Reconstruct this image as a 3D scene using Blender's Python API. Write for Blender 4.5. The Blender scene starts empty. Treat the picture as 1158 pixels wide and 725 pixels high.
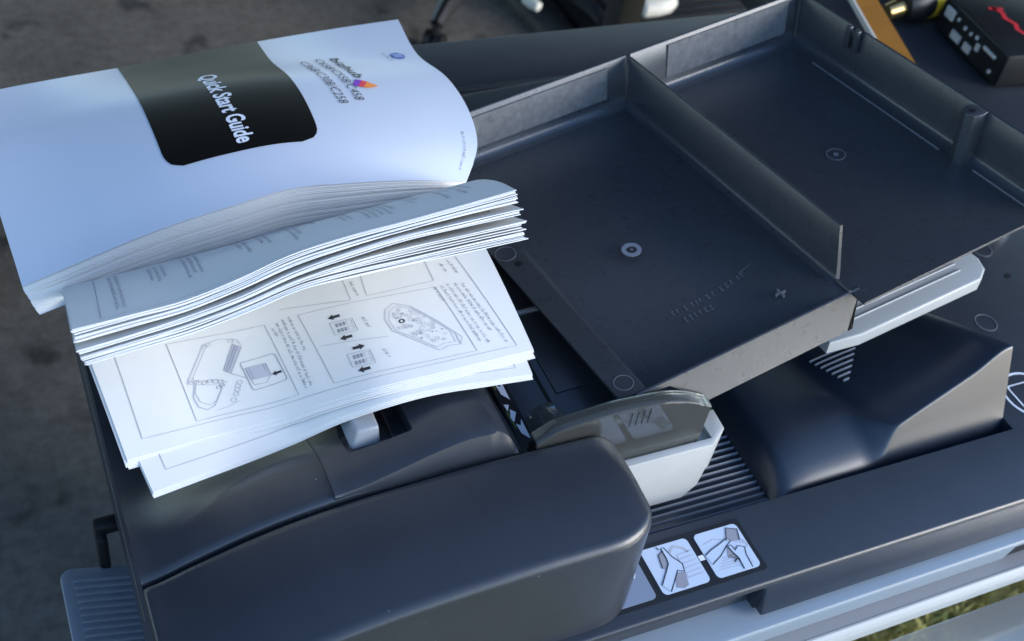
import bpy, bmesh, math, random
import numpy as np
from mathutils import Vector, Matrix
random.seed(7)
scene = bpy.context.scene
col = scene.collection

# ------------------------------------------------------------------ camera
cam_d = bpy.data.cameras.new("camera")
cam = bpy.data.objects.new("camera", cam_d); col.objects.link(cam)
right = Vector((0.906215, -0.394107, 0.153146))
up = Vector((0.182036, 0.690579, 0.699974))
back = Vector((-0.381624, -0.606449, 0.697555))
M = Matrix.Identity(4)
for i in range(3):
    M[i][0], M[i][1], M[i][2] = right[i], up[i], back[i]
M.translation = Vector((-0.0363, -0.27078, 0.6))
cam.matrix_world = M
cam_d.sensor_width = 36.0
cam_d.lens = 36.0 * 1348.0 / 1158.0
cam_d.clip_start = 0.02
cam_d.clip_end = 200.0
cam_d.dof.use_dof = True
cam_d.dof.focus_distance = 0.68
cam_d.dof.aperture_fstop = 12.0
scene.camera = cam

# ------------------------------------------------------------------ sky, sun, exposure
SUN_AZ = math.radians(128.0)     # compass style: clockwise from +Y
SUN_EL = math.radians(21.0)
world = bpy.data.worlds.new("World"); scene.world = world
world.use_nodes = True
wn = world.node_tree
for n in list(wn.nodes): wn.nodes.remove(n)
sky = wn.nodes.new("ShaderNodeTexSky"); sky.sky_type = 'NISHITA'
sky.sun_disc = False
sky.sun_elevation = SUN_EL
sky.sun_rotation = SUN_AZ
sky.air_density = 1.0; sky.dust_density = 0.5; sky.ozone_density = 4.0
bg = wn.nodes.new("ShaderNodeBackground"); bg.inputs[1].default_value = 0.15
wo = wn.nodes.new("ShaderNodeOutputWorld")
wn.links.new(sky.outputs[0], bg.inputs[0]); wn.links.new(bg.outputs[0], wo.inputs[0])

sun_d = bpy.data.lights.new("sun", 'SUN'); sun_d.energy = 1.15; sun_d.angle = math.radians(32)
sun_d.color = (1.0, 0.97, 0.92)
sun = bpy.data.objects.new("sun", sun_d); col.objects.link(sun)
sd = Vector((math.sin(SUN_AZ) * math.cos(SUN_EL), math.cos(SUN_AZ) * math.cos(SUN_EL), math.sin(SUN_EL)))
sun.rotation_euler = sd.to_track_quat('Z', 'Y').to_euler()
sun.location = sd * 5
vs = scene.view_settings
vs.view_transform = 'Standard'; vs.look = 'None'; vs.gamma = 1.0; vs.use_curve_mapping = False
vs.exposure = 1.5

# ------------------------------------------------------------------ materials
def mat(name, color, rough=0.5, spec=0.5, coat=0.0, var=0.0, vscale=20.0, bump=0.0, bscale=400.0, rvar=0.0, color2=None, metal=0.0, coat_rough=0.1, specks=0.0):
    m = bpy.data.materials.new(name); m.use_nodes = True
    nt = m.node_tree; b = nt.nodes["Principled BSDF"]
    b.inputs["Base Color"].default_value = (*color, 1)
    b.inputs["Roughness"].default_value = rough
    b.inputs["Specular IOR Level"].default_value = spec
    b.inputs["Coat Weight"].default_value = coat
    b.inputs["Coat Roughness"].default_value = coat_rough
    b.inputs["Metallic"].default_value = metal
    tc = nt.nodes.new("ShaderNodeTexCoord")
    if var or color2:
        nz = nt.nodes.new("ShaderNodeTexNoise"); nz.inputs["Scale"].default_value = vscale
        nz.inputs["Detail"].default_value = 6; nz.inputs["Roughness"].default_value = 0.65
        nt.links.new(tc.outputs["Object"], nz.inputs["Vector"])
        cr_ = nt.nodes.new("ShaderNodeValToRGB")
        c2 = color2 if color2 else tuple(c * (1 + var) for c in color)
        c1 = color if color2 else tuple(c * (1 - var) for c in color)
        cr_.color_ramp.elements[0].color = (*c1, 1); cr_.color_ramp.elements[0].position = 0.32
        cr_.color_ramp.elements[1].color = (*c2, 1); cr_.color_ramp.elements[1].position = 0.68
        nt.links.new(nz.outputs["Fac"], cr_.inputs[0]); nt.links.new(cr_.outputs[0], b.inputs["Base Color"])
        if rvar:
            mr = nt.nodes.new("ShaderNodeMapRange")
            mr.inputs[3].default_value = rough - rvar; mr.inputs[4].default_value = rough + rvar
            nt.links.new(nz.outputs["Fac"], mr.inputs[0]); nt.links.new(mr.outputs[0], b.inputs["Roughness"])
    if specks:
        vo = nt.nodes.new("ShaderNodeTexVoronoi"); vo.inputs["Scale"].default_value = 110.0
        nt.links.new(tc.outputs["Object"], vo.inputs["Vector"])
        lt = nt.nodes.new("ShaderNodeMath"); lt.operation = 'LESS_THAN'; lt.inputs[1].default_value = 0.040
        nt.links.new(vo.outputs["Distance"], lt.inputs[0])
        sp_ = nt.nodes.new("ShaderNodeSeparateColor"); nt.links.new(vo.outputs["Color"], sp_.inputs[0])
        g2 = nt.nodes.new("ShaderNodeMath"); g2.operation = 'GREATER_THAN'; g2.inputs[1].default_value = 0.80
        nt.links.new(sp_.outputs[0], g2.inputs[0])
        mm = nt.nodes.new("ShaderNodeMath"); mm.operation = 'MULTIPLY'; nt.links.new(lt.outputs[0], mm.inputs[0]); nt.links.new(g2.outputs[0], mm.inputs[1])
        mk = nt.nodes.new("ShaderNodeMath"); mk.operation = 'MULTIPLY'; mk.inputs[1].default_value = specks; nt.links.new(mm.outputs[0], mk.inputs[0])
        mxs = nt.nodes.new("ShaderNodeMixRGB"); mxs.inputs[2].default_value = (0.35, 0.36, 0.37, 1)
        nt.links.new(mk.outputs[0], mxs.inputs[0])
        src = b.inputs["Base Color"].links[0].from_socket
        nt.links.new(src, mxs.inputs[1]); nt.links.new(mxs.outputs[0], b.inputs["Base Color"])
    if bump:
        n2 = nt.nodes.new("ShaderNodeTexNoise"); n2.inputs["Scale"].default_value = bscale; n2.inputs["Detail"].default_value = 2
        nt.links.new(tc.outputs["Object"], n2.inputs["Vector"])
        bp = nt.nodes.new("ShaderNodeBump"); bp.inputs["Strength"].default_value = bump; bp.inputs["Distance"].default_value = 0.0004
        nt.links.new(n2.outputs["Fac"], bp.inputs["Height"]); nt.links.new(bp.outputs[0], b.inputs["Normal"])
    return m

def clear_mat(name, tint, rough=0.05, refl=0.5, haze=0.0):
    m = bpy.data.materials.new(name); m.use_nodes = True
    nt = m.node_tree
    for n in list(nt.nodes): nt.nodes.remove(n)
    tr = nt.nodes.new("ShaderNodeBsdfTransparent"); tr.inputs[0].default_value = (*tint, 1)
    gl = nt.nodes.new("ShaderNodeBsdfGlossy"); gl.inputs["Roughness"].default_value = rough; gl.inputs[0].default_value = (1, 1, 1, 1)
    df = nt.nodes.new("ShaderNodeBsdfDiffuse"); df.inputs[0].default_value = (0.8, 0.81, 0.76, 1)
    m0 = nt.nodes.new("ShaderNodeMixShader"); m0.inputs[0].default_value = haze
    nt.links.new(tr.outputs[0], m0.inputs[1]); nt.links.new(df.outputs[0], m0.inputs[2])
    fr = nt.nodes.new("ShaderNodeFresnel"); fr.inputs[0].default_value = 1.5
    mu = nt.nodes.new("ShaderNodeMath"); mu.operation = 'MULTIPLY'; mu.inputs[1].default_value = refl; mu.use_clamp = True
    nt.links.new(fr.outputs[0], mu.inputs[0])
    mx = nt.nodes.new("ShaderNodeMixShader")
    nt.links.new(mu.outputs[0], mx.inputs[0]); nt.links.new(m0.outputs[0], mx.inputs[1]); nt.links.new(gl.outputs[0], mx.inputs[2])
    o = nt.nodes.new("ShaderNodeOutputMaterial"); nt.links.new(mx.outputs[0], o.inputs[0])
    return m

MT = {}
MT['plastic'] = mat('charcoal_plastic', (0.025, 0.029, 0.037), 0.29, 0.62, var=0.08, vscale=38, bump=0.22, bscale=1900, rvar=0.018, specks=0.8)
MT['plastic2'] = mat('charcoal_plastic_ribbed', (0.013, 0.020, 0.033), 0.32, 0.8, var=0.10, vscale=12, bump=0.15, bscale=2600)
MT['tray'] = mat('tray_plastic', (0.038, 0.042, 0.047), 0.28, 0.85, var=0.06, vscale=90, bump=0.22, bscale=1900, rvar=0.03, specks=0.6)
MT['traypad'] = mat('tray_frosted_patch', (0.15, 0.15, 0.15), 0.62, 0.5, var=0.25, vscale=160, bump=0.5, bscale=1500)  # frosted finish, with its colour lightened to stand for reflected sky
MT['white'] = mat('light_grey_plastic', (0.37, 0.38, 0.375), 0.38, 0.5, var=0.03, vscale=30, bump=0.1, bscale=2600)
MT['midgrey'] = mat('mid_grey_plastic', (0.30, 0.32, 0.34), 0.42, 0.5, var=0.08, vscale=25, bump=0.1, bscale=2600)
MT['ribdark'] = mat('rib_plastic', (0.15, 0.175, 0.205), 0.34, 0.5)
MT['roofing'] = mat('roof_board', (0.10, 0.085, 0.07), 0.8, 0.2, var=0.2, vscale=3)
MT['lever'] = mat('lever_grey', (0.24, 0.26, 0.28), 0.35, 0.5)
MT['frame'] = mat('scanner_frame_plastic', (0.22, 0.27, 0.32), 0.28, 0.5, var=0.04, vscale=20)
MT['band'] = mat('front_band_plastic', (0.22, 0.22, 0.225), 0.42, 0.5)
MT['black'] = mat('black_plastic', (0.010, 0.010, 0.011), 0.42, 0.4)
MT['smoked'] = clear_mat('smoked_clear_plastic', (0.54, 0.59, 0.58), 0.05, 0.9, 0.05)
MT['clear'] = clear_mat('clear_sheet_plastic', (0.94, 0.95, 0.9), 0.08, 1.2, 0.26)
MT['paper'] = mat('white_paper', (0.73, 0.718, 0.69), 0.7, 0.2, var=0.015, vscale=40, bump=0.5, bscale=45)
MT['cover'] = mat('coated_cover_paper', (0.58, 0.625, 0.70), 0.36, 0.5, coat=0.4, coat_rough=0.2, bump=0.6, bscale=28)
MT['coverblack'] = mat('black_cover_ink', (0.006, 0.0055, 0.005), 0.34, 0.22, coat=0.05, coat_rough=0.12)
MT['inkwhite'] = mat('white_lettering', (0.78, 0.80, 0.84), 0.4, 0.4)
MT['ink'] = mat('black_ink', (0.03, 0.03, 0.035), 0.6, 0.3)
MT['inkgrey'] = mat('grey_ink', (0.30, 0.30, 0.34), 0.7, 0.2)
MT['inkpale'] = mat('pale_ink', (0.47, 0.47, 0.52), 0.7, 0.2)
MT['inkblue'] = mat('blue_ink', (0.05, 0.13, 0.42), 0.5, 0.3)
MT['inkred'] = mat('red_ink', (0.75, 0.06, 0.08), 0.5, 0.3)
MT['inkpurple'] = mat('purple_ink', (0.22, 0.05, 0.45), 0.5, 0.3)
MT['inkorange'] = mat('orange_ink', (0.9, 0.28, 0.06), 0.5, 0.3)
MT['sticker'] = mat('sticker_film', (0.56, 0.64, 0.76), 0.3, 0.5, coat=0.3)
MT['stickergrey'] = mat('sticker_grey_film', (0.22, 0.26, 0.34), 0.3, 0.5, coat=0.3)
MT['stickbase'] = mat('sticker_dark_film', (0.014, 0.014, 0.016), 0.35, 0.5)
MT['green'] = mat('olive_ink', (0.12, 0.17, 0.05), 0.5, 0.3)
MT['ring'] = mat('scuffed_ring', (0.22, 0.24, 0.27), 0.55, 0.5)
MT['mark'] = mat('moulded_mark', (0.14, 0.145, 0.155), 0.45, 0.5)
MT['card'] = mat('brown_card', (0.30, 0.12, 0.012), 0.45, 0.5, var=0.2, vscale=40)
MT['pale'] = mat('pale_trim', (0.55, 0.52, 0.46), 0.4, 0.5)
MT['yellow'] = mat('yellow_plastic', (0.75, 0.48, 0.02), 0.35, 0.5)
MT['metal'] = mat('bright_metal', (0.75, 0.74, 0.72), 0.25, 0.5, metal=1.0)
MT['brass'] = mat('brass', (0.65, 0.45, 0.18), 0.3, 0.5, metal=1.0)
MT['worktop'] = mat('dark_worktop', (0.018, 0.020, 0.025), 0.5, 0.5, var=0.15, vscale=12)
MT['redlogo'] = mat('red_print', (0.55, 0.02, 0.03), 0.5, 0.3)
MT['whiterub'] = mat('offwhite_rubber', (0.62, 0.58, 0.50), 0.5, 0.4)
MT['wood'] = mat('weathered_wood', (0.07, 0.065, 0.055), 0.7, 0.3, var=0.3, vscale=30)
MT['blade'] = mat('grass_blade', (0.36, 0.35, 0.10), 0.6, 0.3, color2=(0.58, 0.50, 0.22), vscale=9)

def concrete():
    m = bpy.data.materials.new('dark_concrete'); m.use_nodes = True
    nt = m.node_tree; b = nt.nodes["Principled BSDF"]; b.inputs["Roughness"].default_value = 0.75
    b.inputs["Specular IOR Level"].default_value = 0.25
    tc = nt.nodes.new("ShaderNodeTexCoord")
    def noise(sc, det, ro):
        n = nt.nodes.new("ShaderNodeTexNoise"); n.inputs["Scale"].default_value = sc
        n.inputs["Detail"].default_value = det; n.inputs["Roughness"].default_value = ro
        nt.links.new(tc.outputs["Object"], n.inputs["Vector"]); return n
    n1 = noise(2.2, 8, 0.7); n2 = noise(9.0, 4, 0.5); n3 = noise(120.0, 3, 0.6)
    r1 = nt.nodes.new("ShaderNodeValToRGB")
    r1.color_ramp.elements[0].color = (0.088, 0.077, 0.064, 1); r1.color_ramp.elements[0].position = 0.30
    r1.color_ramp.elements[1].color = (0.18, 0.158, 0.132, 1); r1.color_ramp.elements[1].position = 0.75
    nt.links.new(n1.outputs["Fac"], r1.inputs[0])
    r2 = nt.nodes.new("ShaderNodeValToRGB")                       # dark oil spots
    r2.color_ramp.elements[0].color = (0.35, 0.35, 0.35, 1); r2.color_ramp.elements[0].position = 0.30
    r2.color_ramp.elements[1].color = (1, 1, 1, 1); r2.color_ramp.elements[1].position = 0.40
    nt.links.new(n2.outputs["Fac"], r2.inputs[0])
    mx = nt.nodes.new("ShaderNodeMixRGB"); mx.blend_type = 'MULTIPLY'; mx.inputs[0].default_value = 0.9
    nt.links.new(r1.outputs[0], mx.inputs[1]); nt.links.new(r2.outputs[0], mx.inputs[2])
    r3 = nt.nodes.new("ShaderNodeValToRGB"); r3.color_ramp.elements[0].color = (0.62, 0.62, 0.62, 1); r3.color_ramp.elements[0].position = 0.35
    r3.color_ramp.elements[1].color = (1.25, 1.25, 1.25, 1); r3.color_ramp.elements[1].position = 0.65
    n4 = noise(38.0, 6, 0.8); nt.links.new(n4.outputs["Fac"], r3.inputs[0])
    mx2 = nt.nodes.new("ShaderNodeMixRGB"); mx2.blend_type = 'MULTIPLY'; mx2.inputs[0].default_value = 0.8
    nt.links.new(mx.outputs[0], mx2.inputs[1]); nt.links.new(r3.outputs[0], mx2.inputs[2])
    nt.links.new(mx2.outputs[0], b.inputs["Base Color"])
    bp = nt.nodes.new("ShaderNodeBump"); bp.inputs["Strength"].default_value = 0.4; bp.inputs["Distance"].default_value = 0.003
    nt.links.new(n3.outputs["Fac"], bp.inputs["Height"]); nt.links.new(bp.outputs[0], b.inputs["Normal"])
    return m
MT['concrete'] = concrete()
MT['turf'] = mat('dry_turf', (0.10, 0.10, 0.03), 0.9, 0.1, color2=(0.36, 0.31, 0.13), vscale=14, bump=0.6, bscale=60)

# ------------------------------------------------------------------ helpers
def tag(o, label=None, cat=None, group=None, kind=None):
    if label: o["label"] = label
    if cat: o["category"] = cat
    if group: o["group"] = group
    if kind: o["kind"] = kind
    return o

def empty(name, loc):
    o = bpy.data.objects.new(name, None); col.objects.link(o); o.location = loc
    o.empty_display_size = 0.02
    return o

def adopt(o, parent):
    if parent is None: return o
    o.parent = parent
    if parent.type == 'EMPTY':
        o.matrix_parent_inverse = Matrix.Translation(parent.location).inverted()
    return o

def obj(name, verts, faces, m, parent=None, smooth=True, angle=35):
    me = bpy.data.meshes.new(name)
    me.from_pydata([tuple(map(float, v)) for v in verts], [], faces)
    bm = bmesh.new(); bm.from_mesh(me); bmesh.ops.recalc_face_normals(bm, faces=bm.faces); bm.to_mesh(me); bm.free()
    return fin(name, me, m, parent, smooth, angle)

def fin(name, me, m, parent, smooth=True, angle=35):
    if smooth:
        me.polygons.foreach_set("use_smooth", [True] * len(me.polygons))
        me.set_sharp_from_angle(angle=math.radians(angle))
    me.materials.append(MT[m] if isinstance(m, str) else m)
    o = bpy.data.objects.new(name, me); col.objects.link(o)
    return adopt(o, parent)

def box_bm(lo, hi, r=0.0, seg=2):
    bm = bmesh.new()
    bmesh.ops.create_cube(bm, size=1.0)
    lo = Vector(lo); hi = Vector(hi)
    for v in bm.verts:
        v.co = Vector(((v.co.x + .5) * (hi.x - lo.x) + lo.x, (v.co.y + .5) * (hi.y - lo.y) + lo.y, (v.co.z + .5) * (hi.z - lo.z) + lo.z))
    if r > 0:
        bmesh.ops.bevel(bm, geom=list(bm.edges), offset=r, segments=seg, profile=0.5, affect='EDGES')
    return bm

def box(name, lo, hi, m, parent=None, r=0.0, seg=2, fn=None, mx=None):
    bm = box_bm(lo, hi, r, seg)
    if fn:
        for v in bm.verts: v.co = Vector(fn(v.co))
    if mx is not None: bm.transform(mx)
    bmesh.ops.recalc_face_normals(bm, faces=bm.faces)
    me = bpy.data.meshes.new(name); bm.to_mesh(me); bm.free()
    return fin(name, me, m, parent)

def prism(name, poly, z0, z1, m, parent=None, r=0.0, mx=None, seg=2):
    """polygon in xy extruded z0..z1, top edges rounded"""
    bm = bmesh.new()
    f = bm.faces.new([bm.verts.new((p[0], p[1], z0)) for p in poly])
    ext = bmesh.ops.extrude_face_region(bm, geom=[f])
    vv = [g for g in ext['geom'] if isinstance(g, bmesh.types.BMVert)]
    for v in vv: v.co.z = z1
    if r > 0:
        es = [e for e in bm.edges if all(abs(v.co.z - z1) < 1e-7 for v in e.verts)]
        bmesh.ops.bevel(bm, geom=es, offset=r, segments=seg, profile=0.5, affect='EDGES')
    if mx is not None: bm.transform(mx)
    bmesh.ops.recalc_face_normals(bm, faces=bm.faces)
    me = bpy.data.meshes.new(name); bm.to_mesh(me); bm.free()
    return fin(name, me, m, parent)

def rrect(x0, y0, x1, y1, r, n=5):
    pts = []
    for cx, cy, a in ((x1 - r, y1 - r, 0), (x0 + r, y1 - r, 90), (x0 + r, y0 + r, 180), (x1 - r, y0 + r, 270)):
        for k in range(n + 1):
            t = math.radians(a + 90 * k / n); pts.append((cx + r * math.cos(t), cy + r * math.sin(t)))
    return pts

def loft(name, secs, m, parent=None, closed=True, caps=True, angle=35):
    n = len(secs[0]); vs_ = [p for s in secs for p in s]; fs = []
    for i in range(len(secs) - 1):
        for j in range(n if closed else n - 1):
            a, b = i * n + j, i * n + (j + 1) % n
            fs.append((a, b, b + n, a + n))
    if caps:
        fs.append(tuple(range(n))); fs.append(tuple(range((len(secs) - 1) * n, len(secs) * n)))
    return obj(name, vs_, fs, m, parent, True, angle)

def tube(name, pts, r, m, parent=None, n=8):
    pts = [Vector(p) for p in pts]; rs = r if isinstance(r, (list, tuple)) else [r] * len(pts)
    secs = []
    for i, p in enumerate(pts):
        d = (pts[min(i + 1, len(pts) - 1)] - pts[max(i - 1, 0)]).normalized()
        a = d.orthogonal().normalized() if i == 0 else (secs_a - d * secs_a.dot(d)).normalized()
        secs_a = a; b = d.cross(a)
        secs.append([p + (a * math.cos(2 * math.pi * k / n) + b * math.sin(2 * math.pi * k / n)) * rs[i] for k in range(n)])
    return loft(name, secs, m, parent)

def disc_ring(name, c, r0, r1, m, parent=None, n=24, mx=None, h=0.0004):
    """a flat ring, or a disc when r0 == 0, standing h proud"""
    vs_, fs = [], []
    for k in range(n):
        a = 2 * math.pi * k / n
        for r, z in ((r0, 0), (r0, h), (r1, h), (r1, 0)):
            vs_.append(Vector((c[0] + r * math.cos(a), c[1] + r * math.sin(a), c[2] + z)))
    for k in range(n):
        q = (k + 1) % n
        for j in range(3):
            fs.append((k * 4 + j, k * 4 + j + 1, q * 4 + j + 1, q * 4 + j))
    if mx is not None: vs_ = [mx @ v for v in vs_]
    return obj(name, vs_, fs, m, parent)

def cut(o, bm_cut):
    me = bpy.data.meshes.new("cutter"); bmesh.ops.recalc_face_normals(bm_cut, faces=bm_cut.faces); bm_cut.to_mesh(me); bm_cut.free()
    c = bpy.data.objects.new("cutter", me); col.objects.link(c)
    md = o.modifiers.new("cut", 'BOOLEAN'); md.object = c; md.operation = 'DIFFERENCE'; md.solver = 'EXACT'
    dg = bpy.context.evaluated_depsgraph_get(); dg.update()
    new = bpy.data.meshes.new_from_object(o.evaluated_get(dg))
    o.modifiers.clear(); o.data = new
    new.polygons.foreach_set("use_smooth", [True] * len(new.polygons)); new.set_sharp_from_angle(angle=math.radians(35))
    bpy.data.objects.remove(c)

def crom(P, x):
    n = len(P); f_ = x * (n - 1); i = max(0, min(int(math.floor(f_)), n - 2)); u = f_ - i
    p1, p2 = P[i], P[i + 1]
    p0 = P[i - 1] if i > 0 else 2 * p1 - p2
    p3 = P[i + 2] if i + 2 < n else 2 * p2 - p1
    return .5 * ((2 * p1) + (p2 - p0) * u + (2 * p0 - 5 * p1 + 4 * p2 - p3) * u * u + (3 * p1 - p0 - 3 * p2 + p3) * u ** 3)

def basis(n, xs):
    """Catmull-Rom weights as a matrix: (len(xs), n)"""
    B = np.zeros((len(xs), n))
    for r_, x in enumerate(xs):
        for c_ in range(n):
            e = np.zeros(n); e[c_] = 1.0
            B[r_, c_] = crom(e, x)
    return B

_surf = {}
_bas = {}
def getb(n, m):
    if (n, m) not in _bas: _bas[(n, m)] = basis(n, np.linspace(0, 1, m))
    return _bas[(n, m)]

def grid_of(G, ns, nt):
    """positions and upward normals on an even (t, s) grid"""
    Q = np.einsum('ai,bj,ijk->abk', getb(G.shape[0], nt), getb(G.shape[1], ns), G)
    ds = np.gradient(Q, axis=1); dt = np.gradient(Q, axis=0)
    N = np.cross(dt, ds); N /= np.linalg.norm(N, axis=2, keepdims=True) + 1e-15
    N[N[:, :, 2] < 0] *= -1
    return Q, N

def SN(G, s, t, h=0.0):
    key = id(G)
    if key not in _surf: _surf[key] = (G, *[a.tolist() for a in grid_of(G, 181, 91)])
    _, Q, N = _surf[key]
    x = s * 180; y = t * 90; i = min(int(x), 179); j = min(int(y), 89); u = x - i; v = y - j
    w = ((1 - u) * (1 - v), u * (1 - v), (1 - u) * v, u * v)
    q = (Q[j][i], Q[j][i + 1], Q[j + 1][i], Q[j + 1][i + 1]); n = (N[j][i], N[j][i + 1], N[j + 1][i], N[j + 1][i + 1])
    return tuple(sum(w[k] * (q[k][c] + h * n[k][c]) for k in range(4)) for c in range(3))

def lerp1(tab, x):
    xs = [a for a, b in tab]; ys = [b for a, b in tab]
    if x <= xs[0]: return ys[0]
    if x >= xs[-1]: return ys[-1]
    for i in range(len(xs) - 1):
        if x <= xs[i + 1]:
            h = xs[i + 1] - xs[i]; u = (x - xs[i]) / h
            def sl(k):
                if k <= 0 or k >= len(xs) - 1: return 0.0
                d0 = (ys[k] - ys[k - 1]) / (xs[k] - xs[k - 1]); d1 = (ys[k + 1] - ys[k]) / (xs[k + 1] - xs[k])
                return 0.0 if d0 * d1 <= 0 else 2 * d0 * d1 / (d0 + d1)
            m0, m1 = sl(i) * h, sl(i + 1) * h
            return (2*u**3 - 3*u*u + 1) * ys[i] + (u**3 - 2*u*u + u) * m0 + (-2*u**3 + 3*u*u) * ys[i + 1] + (u**3 - u*u) * m1

def sstep(a, b, x):
    t = max(0, min(1, (x - a) / (b - a))); return t * t * (3 - 2 * t)

# ------------------------------------------------------------------ ground
FZ = -1.05
def sheet(name, x0, y0, x1, y1, z, m):
    o = obj(name, [(x0, y0, z), (x1, y0, z), (x1, y1, z), (x0, y1, z)], [(0, 1, 2, 3)], m, None, False)
    o["kind"] = "structure"; return o
sheet('concrete_floor', -40, -40, 40, 40, FZ, 'concrete')
sheet('lawn', 0.25, -40, 40, 0.95, FZ + 0.004, 'turf')
tag(box('roof', (-7, 0.85, 1.50), (8, 9, 1.62), 'roofing', None, 0.0), kind='structure')  # unseen slab added overhead and behind the printer to block the back sky
# grass blades where the lawn shows
gv, gf = [], []
rg = random.Random(3)
for k in range(9000):
    x = rg.uniform(0.8, 2.1); y = rg.uniform(-0.25, 0.85); h = rg.uniform(0.02, 0.07); a = rg.uniform(0, 6.28); w = rg.uniform(.0015, .0035)
    lx, ly = rg.gauss(0, .025), rg.gauss(0, .025)
    i = len(gv)
    gv += [(x - w * math.cos(a), y - w * math.sin(a), FZ), (x + w * math.cos(a), y + w * math.sin(a), FZ),
           (x + lx * .4 + w * .7 * math.cos(a), y + ly * .4 + w * .7 * math.sin(a), FZ + h * .6), (x + lx, y + ly, FZ + h)]
    gf += [(i, i + 1, i + 2), (i, i + 2, i + 3)]
tag(obj('grass', gv, gf, 'blade', None, False), 'sparse dry grass growing on the lawn in front of the printer', 'grass', kind='stuff')

# ------------------------------------------------------------------ printer
printer = empty('office_printer', (0.38, 0.30, FZ))
tag(printer, 'charcoal office printer with an automatic document feeder on its top', 'printer')
P = printer
box('cabinet', (0.115, 0.30, FZ), (0.70, 0.60, -0.12), 'plastic', P, 0.006)
box('scanner_housing', (0.030, 0.022, -0.12), (0.775, 0.602, -0.0335), 'plastic', P, 0.004)

# front ledge of the scanner: profile extruded along x
def ledge(name, prof, x0, x1, m, parent):
    secs = []
    for x in (x0, x1): secs.append([(x, y, z) for y, z in prof])
    return loft(name, secs, m, parent, angle=30)
ledge('scanner_front_frame', [(0.022, -0.033), (-0.0105, -0.033), (-0.0125, -0.0335), (-0.0135, -0.035), (-0.0135, -0.038), (0.022, -0.038)], 0.004, 0.80, 'frame', P)
ledge('front_groove', [(0.022, -0.0385), (-0.0125, -0.0385), (-0.0100, -0.059), (0.022, -0.059)], 0.004, 0.575, 'frame', P)
box('groove_end', (0.5755, -0.0095, -0.0585), (0.79, 0.02, -0.0385), 'black', P, 0.001)
ledge('front_band', [(0.022, -0.0595), (-0.0100, -0.0595), (-0.0182, -0.0605), (-0.0183, -0.075), (0.022, -0.075)], 0.004, 0.80, 'band', P)
ledge('front_edge_trim', [(-0.0186, -0.0602), (-0.0200, -0.0602), (-0.0222, -0.0615), (-0.0236, -0.064), (-0.0240, -0.068), (-0.0236, -0.0745), (-0.0186, -0.0745)], 0.004, 0.80, 'white', P)

# lid base with the sunken delivery area
lid = box('feeder_base', (0.0, 0.0, -0.030), (0.78, 0.604, 0.0), 'plastic', P, 0.0022, 3)
cut(lid, box_bm((0.24, 0.0545, -0.0185), (0.606, 0.524, 0.05), 0.0))
cut(lid, box_bm((-0.05, -0.05, -0.05), (0.356, 0.0075, -0.0052), 0.0))
box('grip', (0.357, -0.0065, -0.0295), (0.79, 0.004, -0.0035), 'plastic2', P, 0.002, 2,
    fn=lambda c: (c.x, c.y + (0.006 if c.z > -0.012 and c.y < 0 else 0), c.z))

# delivery tray with ribs
tr = obj('delivery_tray', [(0.242, 0.056, -0.0180), (0.604, 0.056, -0.0180), (0.604, 0.522, -0.0180), (0.242, 0.522, -0.0180)], [(0, 1, 2, 3)], 'plastic2', P, False)
rib_mesh = None
def rib(x0, x1, y, z, parent, w=0.0008, h=0.0016, m='ribdark'):
    pr = [(-w, 0), (-w * .6, h * .8), (0, h), (w * .6, h * .8), (w, 0)]
    return loft('rib', [[(x, y + a, z + b) for a, b in pr] for x in (x0, x1)], m, parent, angle=60)
for k in range(21):
    y = 0.0600 + k * 0.0051
    xe = 0.4237 - (y - 0.0674) * 0.145
    rib(0.262, xe + .004, y, -0.0180, tr)

# paper stop: curved ramp with a slanted front face
HW = [(0.404, -0.0170), (0.410, -0.0075), (0.418, 0.001), (0.435, 0.0045), (0.465, 0.0062), (0.486, 0.0080), (0.4925, 0.0108), (0.499, 0.0148), (0.51, 0.0188), (0.5697, 0.0387), (0.6055, 0.0514)]
def hw(x): return lerp1(HW, x)
secs = []
for k in range(61):
    x = 0.404 + (0.6055 - 0.404) * k / 60
    h = hw(x); yf = 0.0575; sl = 0.50
    r = min(0.0014 + 0.016 * (1 - sstep(0.478, 0.506, x)), 0.85 * (h + 0.0128))
    top_y = yf + sl * (h + 0.0126)
    sec = [(x, yf, -0.0178)]
    wl = 1 - sstep(0.478, 0.506, x)
    p0 = Vector((max(yf, top_y - sl * r), max(h - r, -0.0126))).lerp(Vector((yf + .0002, -0.0122)), wl); p1 = Vector((top_y + .002 * wl, h)); p2 = Vector((top_y + r + .034 * wl, h))
    for q in (0, .15, .3, .45, .6, .8, 1.0):
        w_ = p0.lerp(p1, q).lerp(p1.lerp(p2, q), q); sec.append((x, w_.x, w_.y))
    for y in (0.13, 0.16, 0.20, 0.26):
        sec.append((x, y, h - 0.35 * max(0, y - 0.09) * max(0, (x - 0.40)) / 0.2))
    sec.append((x, 0.26, -0.0178))
    sec = [(a - 0.35 * max(0, b - 0.10) * max(0, (x - 0.44)) / 0.165, b, c) for a, b, c in sec]
    secs.append(sec)
ramp = loft('paper_stop', secs, 'plastic2', P, angle=40)
for k in range(7):
    y = 0.152 - k * 0.0046
    x0 = 0.489 + k * 0.0014; x1 = 0.527 - k * 0.0042
    if x1 - x0 < 0.004: x1 = x0 + 0.004
    pr = [(-.001, -.002), (-.0006, 0.0012), (0, .0016), (.0006, .0012), (.001, -.002)]
    def zz(x): return hw(x + 0.35 * (y - .10) * .3) - 0.35 * (y - 0.09) * (x - 0.40) / 0.2
    loft('rib', [[(x, y + a, zz(x) + b) for a, b in pr] for x in (x0, (x0 + x1) / 2, x1)], 'ribdark', ramp, angle=60)

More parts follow.
